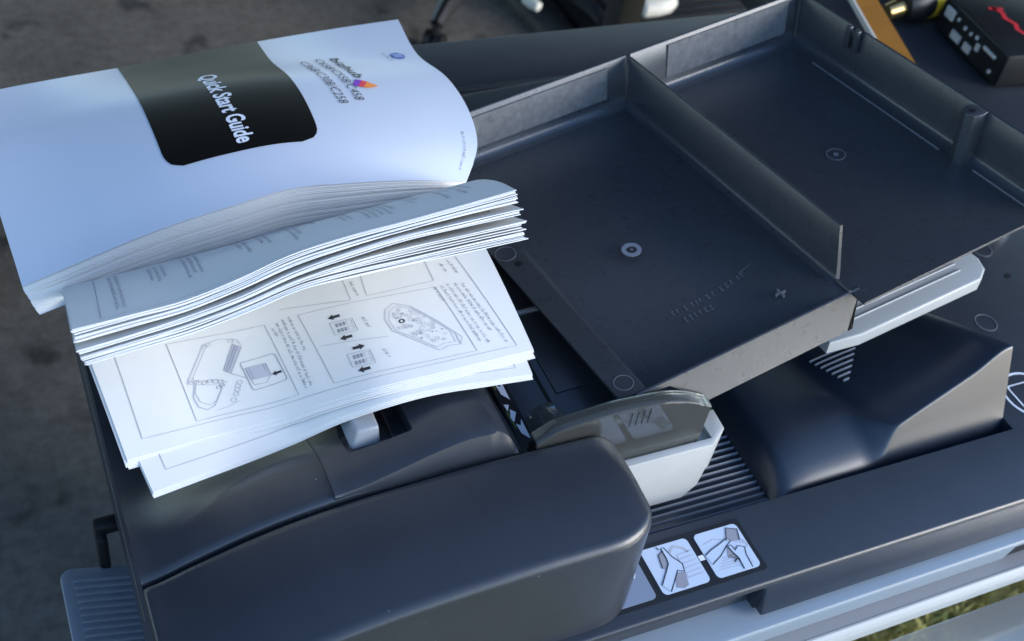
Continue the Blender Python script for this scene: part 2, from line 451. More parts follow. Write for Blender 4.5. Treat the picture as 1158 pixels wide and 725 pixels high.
# document feeder front cover
HF = [(0, 0.043), (0.03, 0.053), (0.06, 0.0635), (0.09, 0.0705), (0.13, 0.0755), (0.20, 0.079), (0.27, 0.079)]
XE = 0.2705
secs = []
xs = [0, .0006, .0014, .0025, .004, .007, .012] + [0.018 + i * 0.0075 for i in range(28)] + [XE - d for d in (.036, .030, .025, .020, .016, .012, .009, .006, .004, .0025, .0012, .0004, 0)]
for x in xs:
    h = lerp1(HF, x)
    if x < .004: h -= .004 - math.sqrt(max(0, .004**2 - (.004 - x)**2))
    d = XE - x; R_ = 0.034; R2 = 0.014
    pin = (R_ - math.sqrt(max(0, R_**2 - (R_ - d)**2))) * 0.75 if d < R_ else 0
    pin2 = (R2 - math.sqrt(max(0, R2**2 - (R2 - d)**2))) * 0.55 if d < R2 else 0
    hd = (R2 - math.sqrt(max(0, R2**2 - (R2 - d)**2))) * 0.55 if d < R2 else 0
    h -= hd
    yf = 0.0055 + pin; yb = 0.0848 - pin2; dr = 0.004; r = 0.0062
    sec = [(x, yb, 0.0006), (x, yb, h - .004), (x, yb - .0007, h - .0016), (x, yb - .0024, h - .0002)]
    sec += [(x, yb - .006, h), (x, (yb + yf) / 2 + .012, h + .0012), (x, (yb + yf) / 2 - .004, h + .0012)]
    for k in range(9):
        a = math.radians(90 * k / 8)
        sec.append((x, yf + dr + r - r * math.sin(a), h - r + r * math.cos(a)))
    sec += [(x, yf + dr * .5, h * .45), (x, yf, 0.0006)]
    secs.append(sec)
fc = loft('front_cover', secs, 'plastic', P, angle=50)
tube('seam_line', [(x, 0.0055 + 0.0022, 0.030) for x in (0.06, 0.15, 0.235)], 0.0004, 'mark', fc, 5)

# rear cover behind the seam: smooth height field with skirts
HA = [(0, 0.0425), (0.03, 0.0535), (0.06, 0.0645), (0.09, 0.0715), (0.12, 0.0755), (0.24, 0.0755)]
HB = [(0, 0.030), (0.03, 0.032), (0.06, 0.036), (0.09, 0.046), (0.12, 0.060), (0.16, 0.066), (0.24, 0.066)]
nx, ny = 40, 34
vs_, fs = [], []
ys = [0.0866, 0.0868, 0.0874, 0.0886, 0.0905] + [0.093 + (0.52 - 0.093) * (j / (ny - 6)) ** 1.6 for j in range(ny - 5)]
for j, y in enumerate(ys):
    for i in range(nx + 1):
        x = 0.0006 + 0.212 * i / nx
        h = lerp1(HA, x) + (lerp1(HB, x) - lerp1(HA, x)) * sstep(0.105, 0.165, y)
        d = y - 0.0866
        if d < 0.0035: h -= 0.0035 - math.sqrt(max(0, .0035**2 - (.0035 - d)**2))
        vs_.append((x, y, h))
W = nx + 1
for j in range(ny - 1):
    for i in range(nx):
        a = j * W + i; fs.append((a, a + 1, a + W + 1, a + W))
ring = [i for i in range(W)] + [j * W + nx for j in range(1, ny)] + [(ny - 1) * W + i for i in range(nx - 1, -1, -1)] + [j * W for j in range(ny - 2, 0, -1)]
b0 = len(vs_)
for q in ring: vs_.append((vs_[q][0], vs_[q][1], 0.0005))
for k in range(len(ring)):
    k2 = (k + 1) % len(ring); fs.append((ring[k], ring[k2], b0 + k2, b0 + k))
rear = obj('rear_cover', vs_, fs, 'plastic', P, True, 40)

# raised feed door
HD = [(0.104, 0.0758), (0.118, 0.0772), (0.14, 0.0815), (0.165, 0.0868), (0.185, 0.0895), (0.199, 0.0892), (0.205, 0.0868), (0.2105, 0.079), (0.217, 0.065), (0.224, 0.056)]
def dd(x): return (lerp1(HA, x) - lerp1(HB, x)) * (1 - 0.6 * sstep(.13, .18, x))
secs = []
for k in range(46):
    x = 0.104 + 0.120 * k / 45; h = lerp1(HD, x); dz = max(0.0004, h - 0.0750)
    yf = 0.0872
    yt = yf + 0.42 * dz + .0004
    if x > 0.199: yt = yf + 0.008 - (x - .199) * .25
    secs.append([(x, yf, 0.040), (x, yf, min(0.0745, h - .0003)), (x, yt - .0002, h - .0007), (x, yt, h - .0002), (x, yt + .0006, h)] + [(x, y, h - dd(x) * sstep(0.105, 0.165, y)) for y in (.105, .115, .125, .135, .145, .155, .165)] + [(x, 0.30, h - dd(x) - .004), (x, 0.40, h - dd(x) - .018), (x, 0.40, 0.040), (x, 0.20, 0.040)])
door = loft('feed_door', secs, 'plastic', P, angle=18)
bmc = box_bm((0.119, 0.1125, 0.070), (0.1565, 0.150, 0.12), 0.0018)
cut(door, bmc)
lv = box('release_lever', (0.1225, 0.1165, 0.0712), (0.1400, 0.149, 0.0835), 'lever', P, 0.0022, 3,
         fn=lambda c: (c.x + (0.003 if c.z > .078 and c.x < .13 else 0), c.y + (0.004 if c.z > .078 and c.y < .13 else 0), c.z))
box('lever_slot', (0.1460, 0.1135, 0.0705), (0.1470, 0.149, 0.078), 'black', P, 0.0)
# guide label along the door's right face
def it(x): return 0.054 + 0.075 * (x - 0.225)
lab = obj('feed_label', [(0.2262, 0.1010, it(.2262) + .0006), (0.2352, 0.1010, it(.2352) + .0006), (0.2352, 0.215, it(.2352) + .0006), (0.2262, 0.215, it(.2262) + .0006)], [(0, 1, 2, 3)], 'stickbase', P, False)
def lab_pt(u, v, h=.0003):    # u along y from the front, v across
    x = 0.2262 + 0.009 * v
    return Vector((x, 0.101 + 0.114 * u, it(x) + .0006 + h))
rl = random.Random(5)
def lab_poly(pts, m):
    obj('label_mark', [lab_pt(*p) for p in pts], [tuple(range(len(pts)))], m, lab, False)
for u0 in (0.06, 0.34, 0.62):
    lab_poly([(u0, .75), (u0 + .05, .35), (u0 + .12, .3), (u0 + .10, .55), (u0 + .14, .8)], 'inkwhite')
    lab_poly([(u0 + .13, .25), (u0 + .16, .15), (u0 + .22, .4), (u0 + .19, .7)], 'inkwhite')
    lab_poly([(u0 + .21, .2), (u0 + .26, .15), (u0 + .25, .5)], 'inkwhite')
    lab_poly([(u0 + .08, .12), (u0 + .20, .05), (u0 + .22, .16), (u0 + .1, .22)], 'green')

# document (input) tray under the loose plastic tray
def it(x): return 0.054 + 0.075 * (x - 0.225)
itray = box('document_tray', (0.2255, 0.087, 0.0), (0.62, 0.44, 0.006), 'plastic', P, 0.0015, 2,
            fn=lambda c: (c.x, max(c.y, 0.087 + 0.085 * sstep(0.262, 0.34, c.x)), c.z + it(c.x) - 0.006))
box('tray_hinge_slot', (0.2375, 0.17, it(.24) + .0003), (0.2455, 0.43, it(.24) + .0012), 'black', itray)
box('tray_panel', (0.262, 0.135, 0), (0.44, 0.203, 0.0015), 'plastic', itray, 0.0007, 2, fn=lambda c: (c.x, c.y, c.z + it(c.x)))
box('tray_step', (0.258, 0.2035, 0), (0.40, 0.2065, 0.003), 'midgrey', itray, 0.0008, 2, fn=lambda c: (c.x, c.y, c.z + it(c.x)))
box('tray_groove', (0.2545, 0.128, 0), (0.2568, 0.203, 0.0006), 'black', itray, 0.0, 2, fn=lambda c: (c.x, c.y, c.z + it(c.x)))

# near width guide: light base with a smoked clear fin
wg = prism('width_guide', [(0.262, 0.0795), (0.350, 0.0795), (0.3645, 0.090), (0.3655, 0.106), (0.262, 0.106)], -0.0095, 0.043, 'white', P, 0.002)
cut(wg, box_bm((0.255, 0.0845, 0.0385), (0.3515, 0.0955, 0.06), 0.0))
cut(wg, (lambda bm: (bm.transform(Matrix.Translation((0.372, 0.09, -0.0195)) @ Matrix.Rotation(math.radians(40), 4, 'Y')), bm)[1])(box_bm((-0.03, -0.05, -0.012), (0.03, 0.05, 0.012))))
FT = [(0.2225, 0.0805), (0.232, 0.0875), (0.25, 0.0905), (0.275, 0.0930), (0.300, 0.0920), (0.322, 0.0865), (0.336, 0.0795), (0.3415, 0.0765)]
def ft(x): return lerp1(FT, x)
# outline of the fin in xz, extruded in y as a thin hollow shell: front pane, back pane and top strip
xsf = [0.2225 + (0.3415 - 0.2225) * k / 22 for k in range(23)]
def pane(name, y, th, parent, dz=0.0, m='smoked'):
    vs_, fs = [], []
    for x in xsf:
        zb = 0.0395 if x > 0.262 else 0.064
        for yy in (y, y + th):
            vs_ += [(x, yy, zb), (x, yy, ft(x) - dz)]
    for k in range(len(xsf) - 1):
        a = k * 4; b = a + 4
        fs += [(a, a + 1, b + 1, b), (a + 2, b + 2, b + 3, a + 3)]
        fs += [(a + 1, a + 3, b + 3, b + 1)]
    fs += [(0, 2, 3, 1), (len(vs_) - 4, len(vs_) - 3, len(vs_) - 1, len(vs_) - 2)]
    return obj(name, vs_, fs, m, parent, True, 40)
pane('smoked_fin', 0.0855, 0.0011, wg, 0.0016)
pane('smoked_fin', 0.0935, 0.0011, wg, 0.0016)
secs = [[(x, 0.0852, ft(x) - .0016), (x, 0.0856, ft(x) - .0003), (x, 0.0866, ft(x)), (x, 0.0936, ft(x)), (x, 0.0946, ft(x) - .0003), (x, 0.0950, ft(x) - .0016)] for x in xsf]
loft('fin_top', secs, 'smoked', wg, angle=40)
box('fin_end', (0.3405, 0.0857, 0.0395), (0.3417, 0.0944, 0.0748), 'smoked', wg, 0.0004, 1)
for x in (0.2700, 0.3005):
    box('fin_rib', (x, 0.0868, 0.045), (x + .0012, 0.0933, ft(x) - .0018), 'black', wg)
for k in range(4):
    tube('fin_bump', [(0.2830 + k * 0.0042, 0.0853, ft(.29) - .0045), (0.2835 + k * 0.0042, 0.0853, ft(.29) - .0165)], 0.0005, 'smoked', wg, 6)
# dark inner end of the fin that reaches over the feed slot
prism('fin_heel', [(0.2195, 0.0862), (0.262, 0.0862), (0.266, 0.094), (0.258, 0.110), (0.248, 0.112), (0.224, 0.096)], 0.0565, 0.0660, 'black', wg, 0.002,
      mx=None)
box('fin_tab', (0.236, 0.0985, 0.060), (0.243, 0.124, 0.080), 'smoked', wg, 0.001, 2,
    fn=lambda c: (c.x + (0.008 if c.z > .07 else 0), c.y, c.z - (c.y - .0985) * (.55 if c.z > .07 else 0)))

# far width guide with moulded lines
G0 = Vector((0.494, 0.1185, 0.060)); gx = Vector((0.1115, 0.0130, 0.0150)); gx = gx.normalized(); gyv = Vector((-0.10, 0.98, 0.0)); gyv = (gyv - gx * gyv.dot(gx)).normalized(); gz = gx.cross(gyv)
GM = Matrix(((gx.x, gyv.x, gz.x, G0.x), (gx.y, gyv.y, gz.y, G0.y), (gx.z, gyv.z, gz.z, G0.z), (0, 0, 0, 1)))
fg = prism('far_width_guide', [(-0.035, 0.004), (-0.010, -0.0005), (0.100, -0.0005), (0.110, 0.006), (0.1135, 0.016), (0.108, 0.060), (-0.035, 0.060)], 0.0, 0.0110, 'white', P, 0.0020, mx=GM, seg=3)
for k in range(4):
    bm = box_bm((-0.025, 0.0125 + k * 0.0065, 0.0108), (0.092 + k * .001, 0.0139 + k * 0.0065, 0.0119), 0.0003, 1)
    bm.transform(GM); me = bpy.data.meshes.new('ridge'); bm.to_mesh(me); bm.free(); fin('ridge', me, 'white', fg)
# stalk that carries the far guide on the document tray
box('guide_stalk', (0.50, 0.150, 0.058), (0.56, 0.19, 0.066), 'plastic', P, 0.001)

# right deck marks
disc_ring('deck_ring', (0.6612, 0.151, 0.0), 0.0085, 0.0093, 'mark', P)
disc_ring('deck_ring', (0.7189, 0.2254, 0.0), 0.0085, 0.0093, 'mark', P)
disc_ring('deck_hole', (0.7197, 0.1917, 0.0), 0.0, 0.0028, 'black', P)
icon = disc_ring('deck_icon', (0.6435, 0.078, 0.0), 0.0205, 0.0222, 'inkwhite', P, 36)
def frame_flat(name, pts, w, z, m, parent):
    pts = [Vector((p[0], p[1])) for p in pts]; n = len(pts); c = sum(pts, Vector((0, 0))) / n
    inn = [p + (c - p).normalized() * w * 1.4 for p in pts]
    return obj(name, [(*p, z) for p in pts] + [(*p, z) for p in inn], [(i, (i + 1) % n, n + (i + 1) % n, n + i) for i in range(n)], m, parent, False)
frame_flat('icon_page', rrect(0.629, 0.067, 0.658, 0.090, 0.003), 0.0011, 0.0006, 'inkwhite', icon)

# cleaning stickers on the front rim
plate = prism('sticker_plate', rrect(0.240, 0.0092, 0.3625, 0.0485, 0.002), 0.0002, 0.0005, 'stickbase', P)
def sticker(x0, y0, x1, y1, m):
    return prism('sticker', rrect(x0, y0, x1, y1, 0.0032), 0.0006, 0.0009, m, P)
st2 = sticker(0.3272, 0.0122, 0.3592, 0.0452, 'sticker')
st1 = sticker(0.2888, 0.0122, 0.3222, 0.0452, 'sticker')
st0 = sticker(0.2560, 0.0122, 0.2840, 0.0452, 'stickergrey')
box('sticker_link', (0.3228, 0.0270, .0006), (0.3264, 0.0305, .0010), 'inkwhite', plate)
def stroke(pts, w, f, m, parent, name='drawn_line', closed=False):
    """polyline of width w in a 2D space mapped by f"""
    P_ = [Vector(p) for p in pts]
    if closed: P_.append(P_[0])
    vs_, fs = [], []
    for i, p in enumerate(P_):
        d = (P_[min(i + 1, len(P_) - 1)] - P_[max(i - 1, 0)])
        d = d.normalized() if d.length > 1e-9 else Vector((1, 0))
        n = Vector((-d.y, d.x)) * w / 2
        vs_ += [f(p + n), f(p - n)]
    for i in range(len(P_) - 1): fs.append((2 * i, 2 * i + 1, 2 * i + 3, 2 * i + 2))
    return vs_, fs
class Ink:
    """collects flat print of one colour into one mesh"""
    def __init__(s): s.v, s.f = [], []
    def add(s, vf):
        b = len(s.v); s.v += vf[0]; s.f += [tuple(i + b for i in q) for q in vf[1]]
    def line(s, pts, w, f, closed=False): s.add(stroke(pts, w, f, None, None, closed=closed))
    def poly(s, pts, f): s.add(([f(Vector(p)) for p in pts], [tuple(range(len(pts)))]))
    def build(s, name, m, parent):
        o = obj(name, s.v, s.f, m, parent, False); o['kind'] = 'stuff'; return o
def smap(x0, y0, w, h, z):
    return lambda p: (x0 + p[0] * w, y0 + p[1] * h, z)
for (x0, kind, st) in ((0.2888, 1, st1), (0.3272, 2, st2)):
    f1 = smap(x0, 0.0122, 0.033, 0.033, 0.00105); f2 = smap(x0, 0.0122, 0.033, 0.033, 0.00118); f3 = smap(x0, 0.0122, 0.033, 0.033, 0.00130)
    pale, dark, hand, gr = Ink(), Ink(), Ink(), Ink()
    if kind == 2:
        for k in range(5): pale.line([(.12 + .05 * k, .16 + .05 * k), (.85, .12 + .07 * k)], .012, f1)
        pale.line([(.1, .75), (.35, .8), (.55, .72), (.9, .55)], .015, f1); pale.line([(.9, .62), (.95, .5), (.9, .45)], .03, f1)
        gr.poly([(.58, .68), (.72, .95), (.93, .86), (.85, .62)], f1); gr.poly([(.42, .34), (.52, .58), (.70, .50), (.58, .27)], f1)
        hand.poly([(0.02, .52), (.05, .30), (.30, .42), (.52, .58), (.66, .66), (.62, .74), (.40, .66), (.20, .60)], f2)
        hand.poly([(.60, .03), (.78, .02), (.80, .30), (.86, .46), (.74, .52), (.64, .44), (.62, .58), (.54, .56), (.58, .40), (.62, .28)], f2)
        dark.line([(0.02, .52), (.20, .60), (.40, .66), (.62, .74), (.66, .66), (.52, .58), (.30, .42), (.05, .30)], .02, f3)
        dark.line([(.60, .03), (.62, .28), (.58, .40), (.54, .56), (.62, .58), (.64, .44), (.74, .52), (.86, .46), (.80, .30), (.78, .02)], .02, f3)
        dark.line([(.58, .68), (.72, .95), (.93, .86), (.85, .62)], .02, f3); dark.line([(.5, .22), (.58, .28), (.62, .22)], .03, f3)
    else:
        for k in range(6): pale.line([(.62 + .01 * k, .2 + .1 * k), (.97, .22 + .1 * k)], .015, f1)
        pale.line([(.55, .80), (.68, .90), (.85, .80), (.9, .7)], .05, f1); pale.line([(.65, .7), (.62, .2)], .015, f1)
        gr.poly([(.24, .52), (.30, .80), (.42, .86), (.50, .62), (.36, .45)], f1); gr.poly([(.30, .08), (.44, .36), (.62, .34), (.56, .06), (.44, .02)], f1)
        hand.poly([(.06, .20), (.16, .03), (.34, .22), (.50, .40), (.62, .34), (.66, .50), (.54, .70), (.48, .92), (.42, .92), (.42, .70), (.40, .58), (.28, .44)], f2)
        dark.line([(.06, .20), (.28, .44), (.40, .58), (.42, .70), (.42, .92), (.48, .92), (.54, .70), (.66, .50), (.62, .34), (.50, .40), (.34, .22), (.16, .03)], .02, f3)
        dark.line([(.24, .52), (.30, .80), (.42, .86)], .02, f3); dark.line([(.36, .9), (.34, .98)], .02, f3)
    pale.build('drawn_device', 'inkpale', st); gr.build('drawn_cloth', 'inkgrey', st); hand.build('drawn_hand', 'sticker', st); dark.build('drawn_outline', 'ink', st)
wm = Ink(); wm.line([(.40, .60), (.50, .52), (.54, .64), (.46, .70), (.42, .62)], .03, smap(.2560, .0122, .028, .033, .0011)); wm.line([(.55, .50), (.66, .66), (.74, .50), (.84, .66)], .035, smap(.2560, .0122, .028, .033, .0011))
wm.build('sticker_mark', 'inkwhite', st0)

# rear shelf lip of the base
box('rear_lip', (0.30, 0.5245, 0.0003), (0.772, 0.5285, 0.0022), 'plastic', P, 0.0008)

# bypass tray on the left side
by = prism('bypass_tray', rrect(-0.0375, 0.02, 0.030, 0.2005, 0.009), 0, 0.006, 'midgrey', P, 0.002)
def bypz(x): return -0.112 - 0.34 * x
def tilt(o):
    for v in o.data.vertices: v.co.z += bypz(v.co.x)
tilt(by)
for k in range(26):
    y = 0.1895 - k * 0.0052
    o = loft('rib', [[(x, y + a, 0.0058 + b) for a, b in ((-.0013, 0), (-.0009, .0020), (.0009, .0020), (.0013, 0))] for x in (-0.0300, 0.030)], 'midgrey', by, angle=60); tilt(o)
box('tray_arm', (-0.012, 0.198, -0.16), (-0.005, 0.214, -0.072), 'black', P, 0.002)
box('tray_arm', (-0.012, 0.204, -0.075), (0.008, 0.214, -0.066), 'black', P, 0.002)

# ------------------------------------------------------------------ loose two-bay plastic tray lying on the feeder
TO = Vector((0.28125, 0.09502, 0.0875))
TM = Matrix(((0.9791, -0.1123, -0.1695, TO.x), (0.1271, 0.9887, 0.0791, TO.y), (0.1587, -0.0990, 0.9823, TO.z), (0, 0, 0, 1)))
TM = TM @ Matrix.Scale(1.025, 4)
tray = empty('plastic_tray', TO)
tag(tray, 'loose dark plastic tray with a divider wall, lying tilted across the document feeder', 'tray')
def tbox(name, lo, hi, m='tray', parent=tray, r=0.0008, seg=2, fn=None):
    return box(name, lo, hi, m, parent, r, seg, fn, TM)
UD, UR, VD, WH = 0.1715, 0.3335, 0.2480, 0.040
def sink(c):   # the near bay dips towards its front corner
    d = 0.016 * (1 - sstep(0.0, 0.17, c.y)) * sstep(0.0178, 0.0225, c.x) * (1 - sstep(0.09, 0.169, c.x))
    return (c.x, c.y, c.z - d)
# near-bay floor as a fine grid so the dip is smooth
def grid_floor(name, u0, u1, v0, v1, nu, nv, th, fn):
    vs_, fs = [], []
    for k, z in enumerate((0.0, -th)):
        for j in range(nv + 1):
            for i in range(nu + 1):
                c = Vector((u0 + (u1 - u0) * i / nu, v0 + (v1 - v0) * j / nv, z)); vs_.append(TM @ Vector(fn(c)))
    W_, n = nu + 1, (nu + 1) * (nv + 1)
    for j in range(nv):
        for i in range(nu):
            a = j * W_ + i
            fs += [(a, a + 1, a + W_ + 1, a + W_), (n + a, n + a + W_, n + a + W_ + 1, n + a + 1)]
    for i in range(nu):
        fs += [(i, n + i, n + i + 1, i + 1), (nv * W_ + i, nv * W_ + i + 1, n + nv * W_ + i + 1, n + nv * W_ + i)]
    for j in range(nv):
        a = j * W_; b = a + nu
        fs += [(a, a + W_, n + a + W_, n + a), (b, n + b, n + b + W_, b + W_)]
    return obj(name, vs_, fs, 'tray', tray, True, 60)
floor1 = grid_floor('floor_panel', 0.0, UD, 0.0022, VD, 130, 60, 0.0022, sink)
floor2 = grid_floor('floor_panel', UD + 0.0005, UR, -0.0115, VD, 20, 20, 0.0022, lambda c: (c.x, c.y, c.z))
# front skirt wall of the near bay
secs = []
for k in range(31):
    u = 0.010 + (0.178 - 0.010) * k / 30
    bot = -0.024 * sstep(0.030, 0.055, u) - 0.003
    
    lean = 0.006 * (-bot / 0.027)
    uu = u
    secs.append([TM @ Vector(p) for p in ((uu, 0.0022, bot), (uu, 0.0022, -0.0004), (uu, 0.0018, 0.0003), (uu, 0.0006, 0.0005), (uu, -0.0002, 0.0001), (uu, -0.0004, -0.0006), (uu - (0.010 if k == 30 else 0), -0.0004 - lean, bot))])
loft('front_wall', secs, 'tray', tray, angle=40)
# back wall (filleted foot), in two bays, each with a frosted patch
def wall_v(name, u0, u1, v, w1, nseg=2):
    prof = [(-0.0090, 0.0), (-0.0052, 0.0006), (-0.0026, 0.0020), (-0.0012, 0.0045), (-0.0006, 0.009), (0.0006, w1 - .0006), (0.0012, w1), (0.0022, w1), (0.0026, w1 - .0006), (0.0016, -0.0022), (-0.0090, -0.0022)]
    return loft(name, [[TM @ Vector((u, v + a, b + .0001)) for a, b in prof] for u in (u0, u1)], 'tray', tray, angle=50)
bw1 = wall_v('back_wall', 0.030, UD - .001, VD, WH)
bw2 = wall_v('back_wall', UD + .003, UR, VD, WH)
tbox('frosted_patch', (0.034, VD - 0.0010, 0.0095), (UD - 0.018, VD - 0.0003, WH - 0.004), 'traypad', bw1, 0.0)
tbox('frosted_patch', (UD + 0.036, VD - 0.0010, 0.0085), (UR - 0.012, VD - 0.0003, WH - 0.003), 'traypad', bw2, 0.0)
# divider with a filleted foot
prof = [(-0.0060, 0.0), (-0.0030, 0.0008), (-0.0012, 0.0026), (-0.0006, 0.006), (-0.0003, WH - .0005), (0.0003, WH), (0.0014, WH), (0.0019, WH - .0005), (0.0023, 0.0), (0.0016, -0.002), (-0.0060, -0.002)]
loft('divider_wall', [[TM @ Vector((UD + a, v + (0.006 * (b / WH) if v < .1 else 0), b + .0002)) for a, b in prof] for v in (0.0135, 0.03, VD - .003)], 'tray', tray, angle=50)
tube('divider_foot', [TM @ Vector((UD - .001, v, 0.0008)) for v in (0.0005, 0.006, 0.0130)], 0.0012, 'tray', tray)
# right wall
prof = [(-0.0090, 0.0), (-0.0052, 0.0006), (-0.0026, 0.0020), (-0.0012, 0.0045), (-0.0006, 0.009), (0.0004, WH - .0006), (0.0010, WH), (0.0020, WH), (0.0024, WH - .0006), (0.0016, -0.0022), (-0.0090, -0.0022)]
rw = loft('right_wall', [[TM @ Vector((UR + a, v, b + .0002)) for a, b in prof] for v in (-0.0115, VD)], 'tray', tray, angle=50)
tube('foot_ridge', [TM @ Vector((UR - 0.0115, v, 0.0004)) for v in (0.078, 0.14, 0.212)], 0.0007, 'mark', rw, 6)
tube('foot_ridge', [TM @ Vector((UR - 0.0095, v, 0.0004)) for v in (-0.011, 0.02, 0.048)], 0.0007, 'mark', rw, 6)
tube('corner_bead', [TM @ Vector((UR - .0012, VD - .0012, w)) for w in (0.003, 0.02, WH - .001)], 0.0022, 'tray', tray)
# screw post on the right wall
pu, pv = UR - 0.0085, 0.0625
pp = [(pu + .0085, pv + .0065), (pu + 0.002, pv + .0075), (pu - .0035, pv + .0055), (pu - .006, pv), (pu - .0035, pv - .0055), (pu + .002, pv - .0075), (pu + .0085, pv - .0065)]
post = prism('screw_post', pp, 0.0, WH + .0008, 'tray', tray, 0.0006, TM)
disc_ring('screw_hole', (pu, pv, WH + .0009), 0.0, 0.0022, 'black', post, 16, TM, 0.0002)
# clip on the right wall
for dv in (0.0, 0.0085):
    tbox('clip_prong', (UR - 0.0052, 0.178 + dv, WH - 0.017), (UR - 0.0010, 0.1825 + dv, WH + 0.0015), 'tray', tray, 0.0010)
tbox('clip_bridge', (UR - 0.0035, 0.1822, WH - 0.006), (UR - 0.0010, 0.1868, WH - 0.001), 'tray', tray, 0.0006)
# moulding marks
disc_ring('gate_ring', (0.0792, 0.1064, 0.0002), 0.0036, 0.0066, 'ring', floor1, 28, TM, 0.0005)
disc_ring('gate_dot', (0.0792, 0.1064, 0.0002), 0.0, 0.0010, 'mark', floor1, 12, TM, 0.0007)
disc_ring('gate_ring', (0.2580, 0.1129, 0.0002), 0.0062, 0.0069, 'mark', floor2, 28, TM, 0.0003)
disc_ring('gate_dot', (0.2580, 0.1129, 0.0002), 0.0, 0.0020, 'mark', floor2, 12, TM, 0.0004)
disc_ring('flange_ring', (0.0090, 0.0125, 0.0001), 0.0056, 0.0061, 'mark', floor1, 28, TM, 0.0002)
disc_ring('flange_hole', (0.0105, 0.1345, 0.0001), 0.0, 0.0024, 'black', floor1, 16, TM, 0.0003)
disc_ring('flange_ring', (0.0080, 0.1475, 0.0001), 0.0066, 0.0071, 'mark', floor1, 28, TM, 0.0002)
tbox('moulded_cross', (0.1332, 0.0252, -0.0050), (0.1408, 0.0262, 0.0004 - 0.0032), 'mark', floor1, 0)
tbox('moulded_cross', (0.1365, 0.0222, -0.0050), (0.1375, 0.0292, 0.0006 - 0.0032), 'mark', floor1, 0)
emb = Ink(); rl = random.Random(11)
def fl(p):
    c = Vector((p[0], p[1], 0.0)); c = Vector(sink(c)); c.z += 0.0005; return TM @ c
for row, (u0, u1, v) in enumerate(((0.074, 0.128, 0.0535), (0.078, 0.100, 0.0455))):
    u = u0
    while u < u1:
        w = rl.choice((.0018, .0026, .0032))
        emb.line([(u, v + .0014), (u + w * .8, v + .0014)], .0005, fl); emb.line([(u + w * .3, v - .0016), (u + w * .3, v + .0014)], .0005, fl)
        if rl.random() < .5: emb.line([(u, v - .0016), (u + w * .7, v - .0016)], .0005, fl)
        u += w + rl.choice((.001, .001, .0036))
emb.line([(0.128, 0.056), (0.139, 0.0575)], .0005, fl)
emb.build('moulded_marking', 'mark', floor1)

# ------------------------------------------------------------------ curved sheets of paper
LOW_G = [[[-0.005,0.276,0.074],[0.0261,0.276,0.078],[0.0572,0.276,0.082],[0.0884,0.276,0.086],[0.1195,0.276,0.09],[0.1506,0.276,0.094],[0.1818,0.276,0.098],[0.2129,0.276,0.102],[0.244,0.276,0.106]],[[-0.0021,0.2448,0.0737],[0.0282,0.2453,0.0767],[0.0587,0.2458,0.0797],[0.089,0.2447,0.0846],[0.1188,0.2428,0.0913],[0.1488,0.2411,0.0973],[0.1797,0.241,0.1008],[0.2112,0.2414,0.1036],[0.2431,0.2419,0.1062]],[[0.0008,0.2136,0.072],[0.0302,0.2146,0.074],[0.0601,0.2157,0.076],[0.0896,0.2134,0.0817],[0.1182,0.2096,0.0912],[0.147,0.2062,0.0992],[0.1777,0.206,0.102],[0.2095,0.2068,0.1037],[0.2422,0.2079,0.105]],[[0.0037,0.1824,0.0687],[0.0322,0.1839,0.0697],[0.0615,0.1855,0.0707],[0.0902,0.1821,0.0773],[0.1175,0.1765,0.0895],[0.1452,0.1713,0.0995],[0.1757,0.171,0.1017],[0.2078,0.1721,0.1023],[0.2413,0.1738,0.1022]],[[0.0066,0.1512,0.064],[0.0342,0.1532,0.064],[0.0629,0.1553,0.064],[0.0908,0.1508,0.0714],[0.1169,0.1433,0.0864],[0.1433,0.1364,0.0984],[0.1737,0.1359,0.1],[0.2061,0.1375,0.0994],[0.2403,0.1398,0.098]]]
F2_G = [[0.0162,0.1291,0.06],[0.0421,0.1335,0.06],[0.0691,0.138,0.06],[0.0954,0.1379,0.0674],[0.1197,0.1334,0.0824],[0.1446,0.1281,0.0944],[0.1734,0.1283,0.096],[0.2032,0.1266,0.0954],[0.2344,0.1253,0.094]]
U1_G = [[-0.0093,0.1725,0.1497],[0.0182,0.1721,0.1534],[0.0464,0.172,0.1571],[0.0748,0.174,0.164],[0.1036,0.1768,0.1719],[0.1338,0.1778,0.1771],[0.1651,0.1778,0.1813],[0.1974,0.1784,0.1859],[0.2306,0.179,0.1908]]
U2_G = [[-0.0062,0.1554,0.1407],[0.0205,0.1557,0.1449],[0.0479,0.1558,0.1494],[0.0756,0.1572,0.156],[0.1038,0.159,0.163],[0.1335,0.1586,0.1664],[0.1643,0.1577,0.1689],[0.1961,0.157,0.1715],[0.2289,0.1562,0.1742]]
U3_G = [[-0.0086,0.1625,0.143],[0.0185,0.1628,0.1477],[0.0463,0.1634,0.1525],[0.0745,0.1647,0.1591],[0.1029,0.1673,0.1672],[0.1325,0.1687,0.1733],[0.1634,0.1694,0.1782],[0.1955,0.1688,0.1814],[0.2286,0.1683,0.1846]]
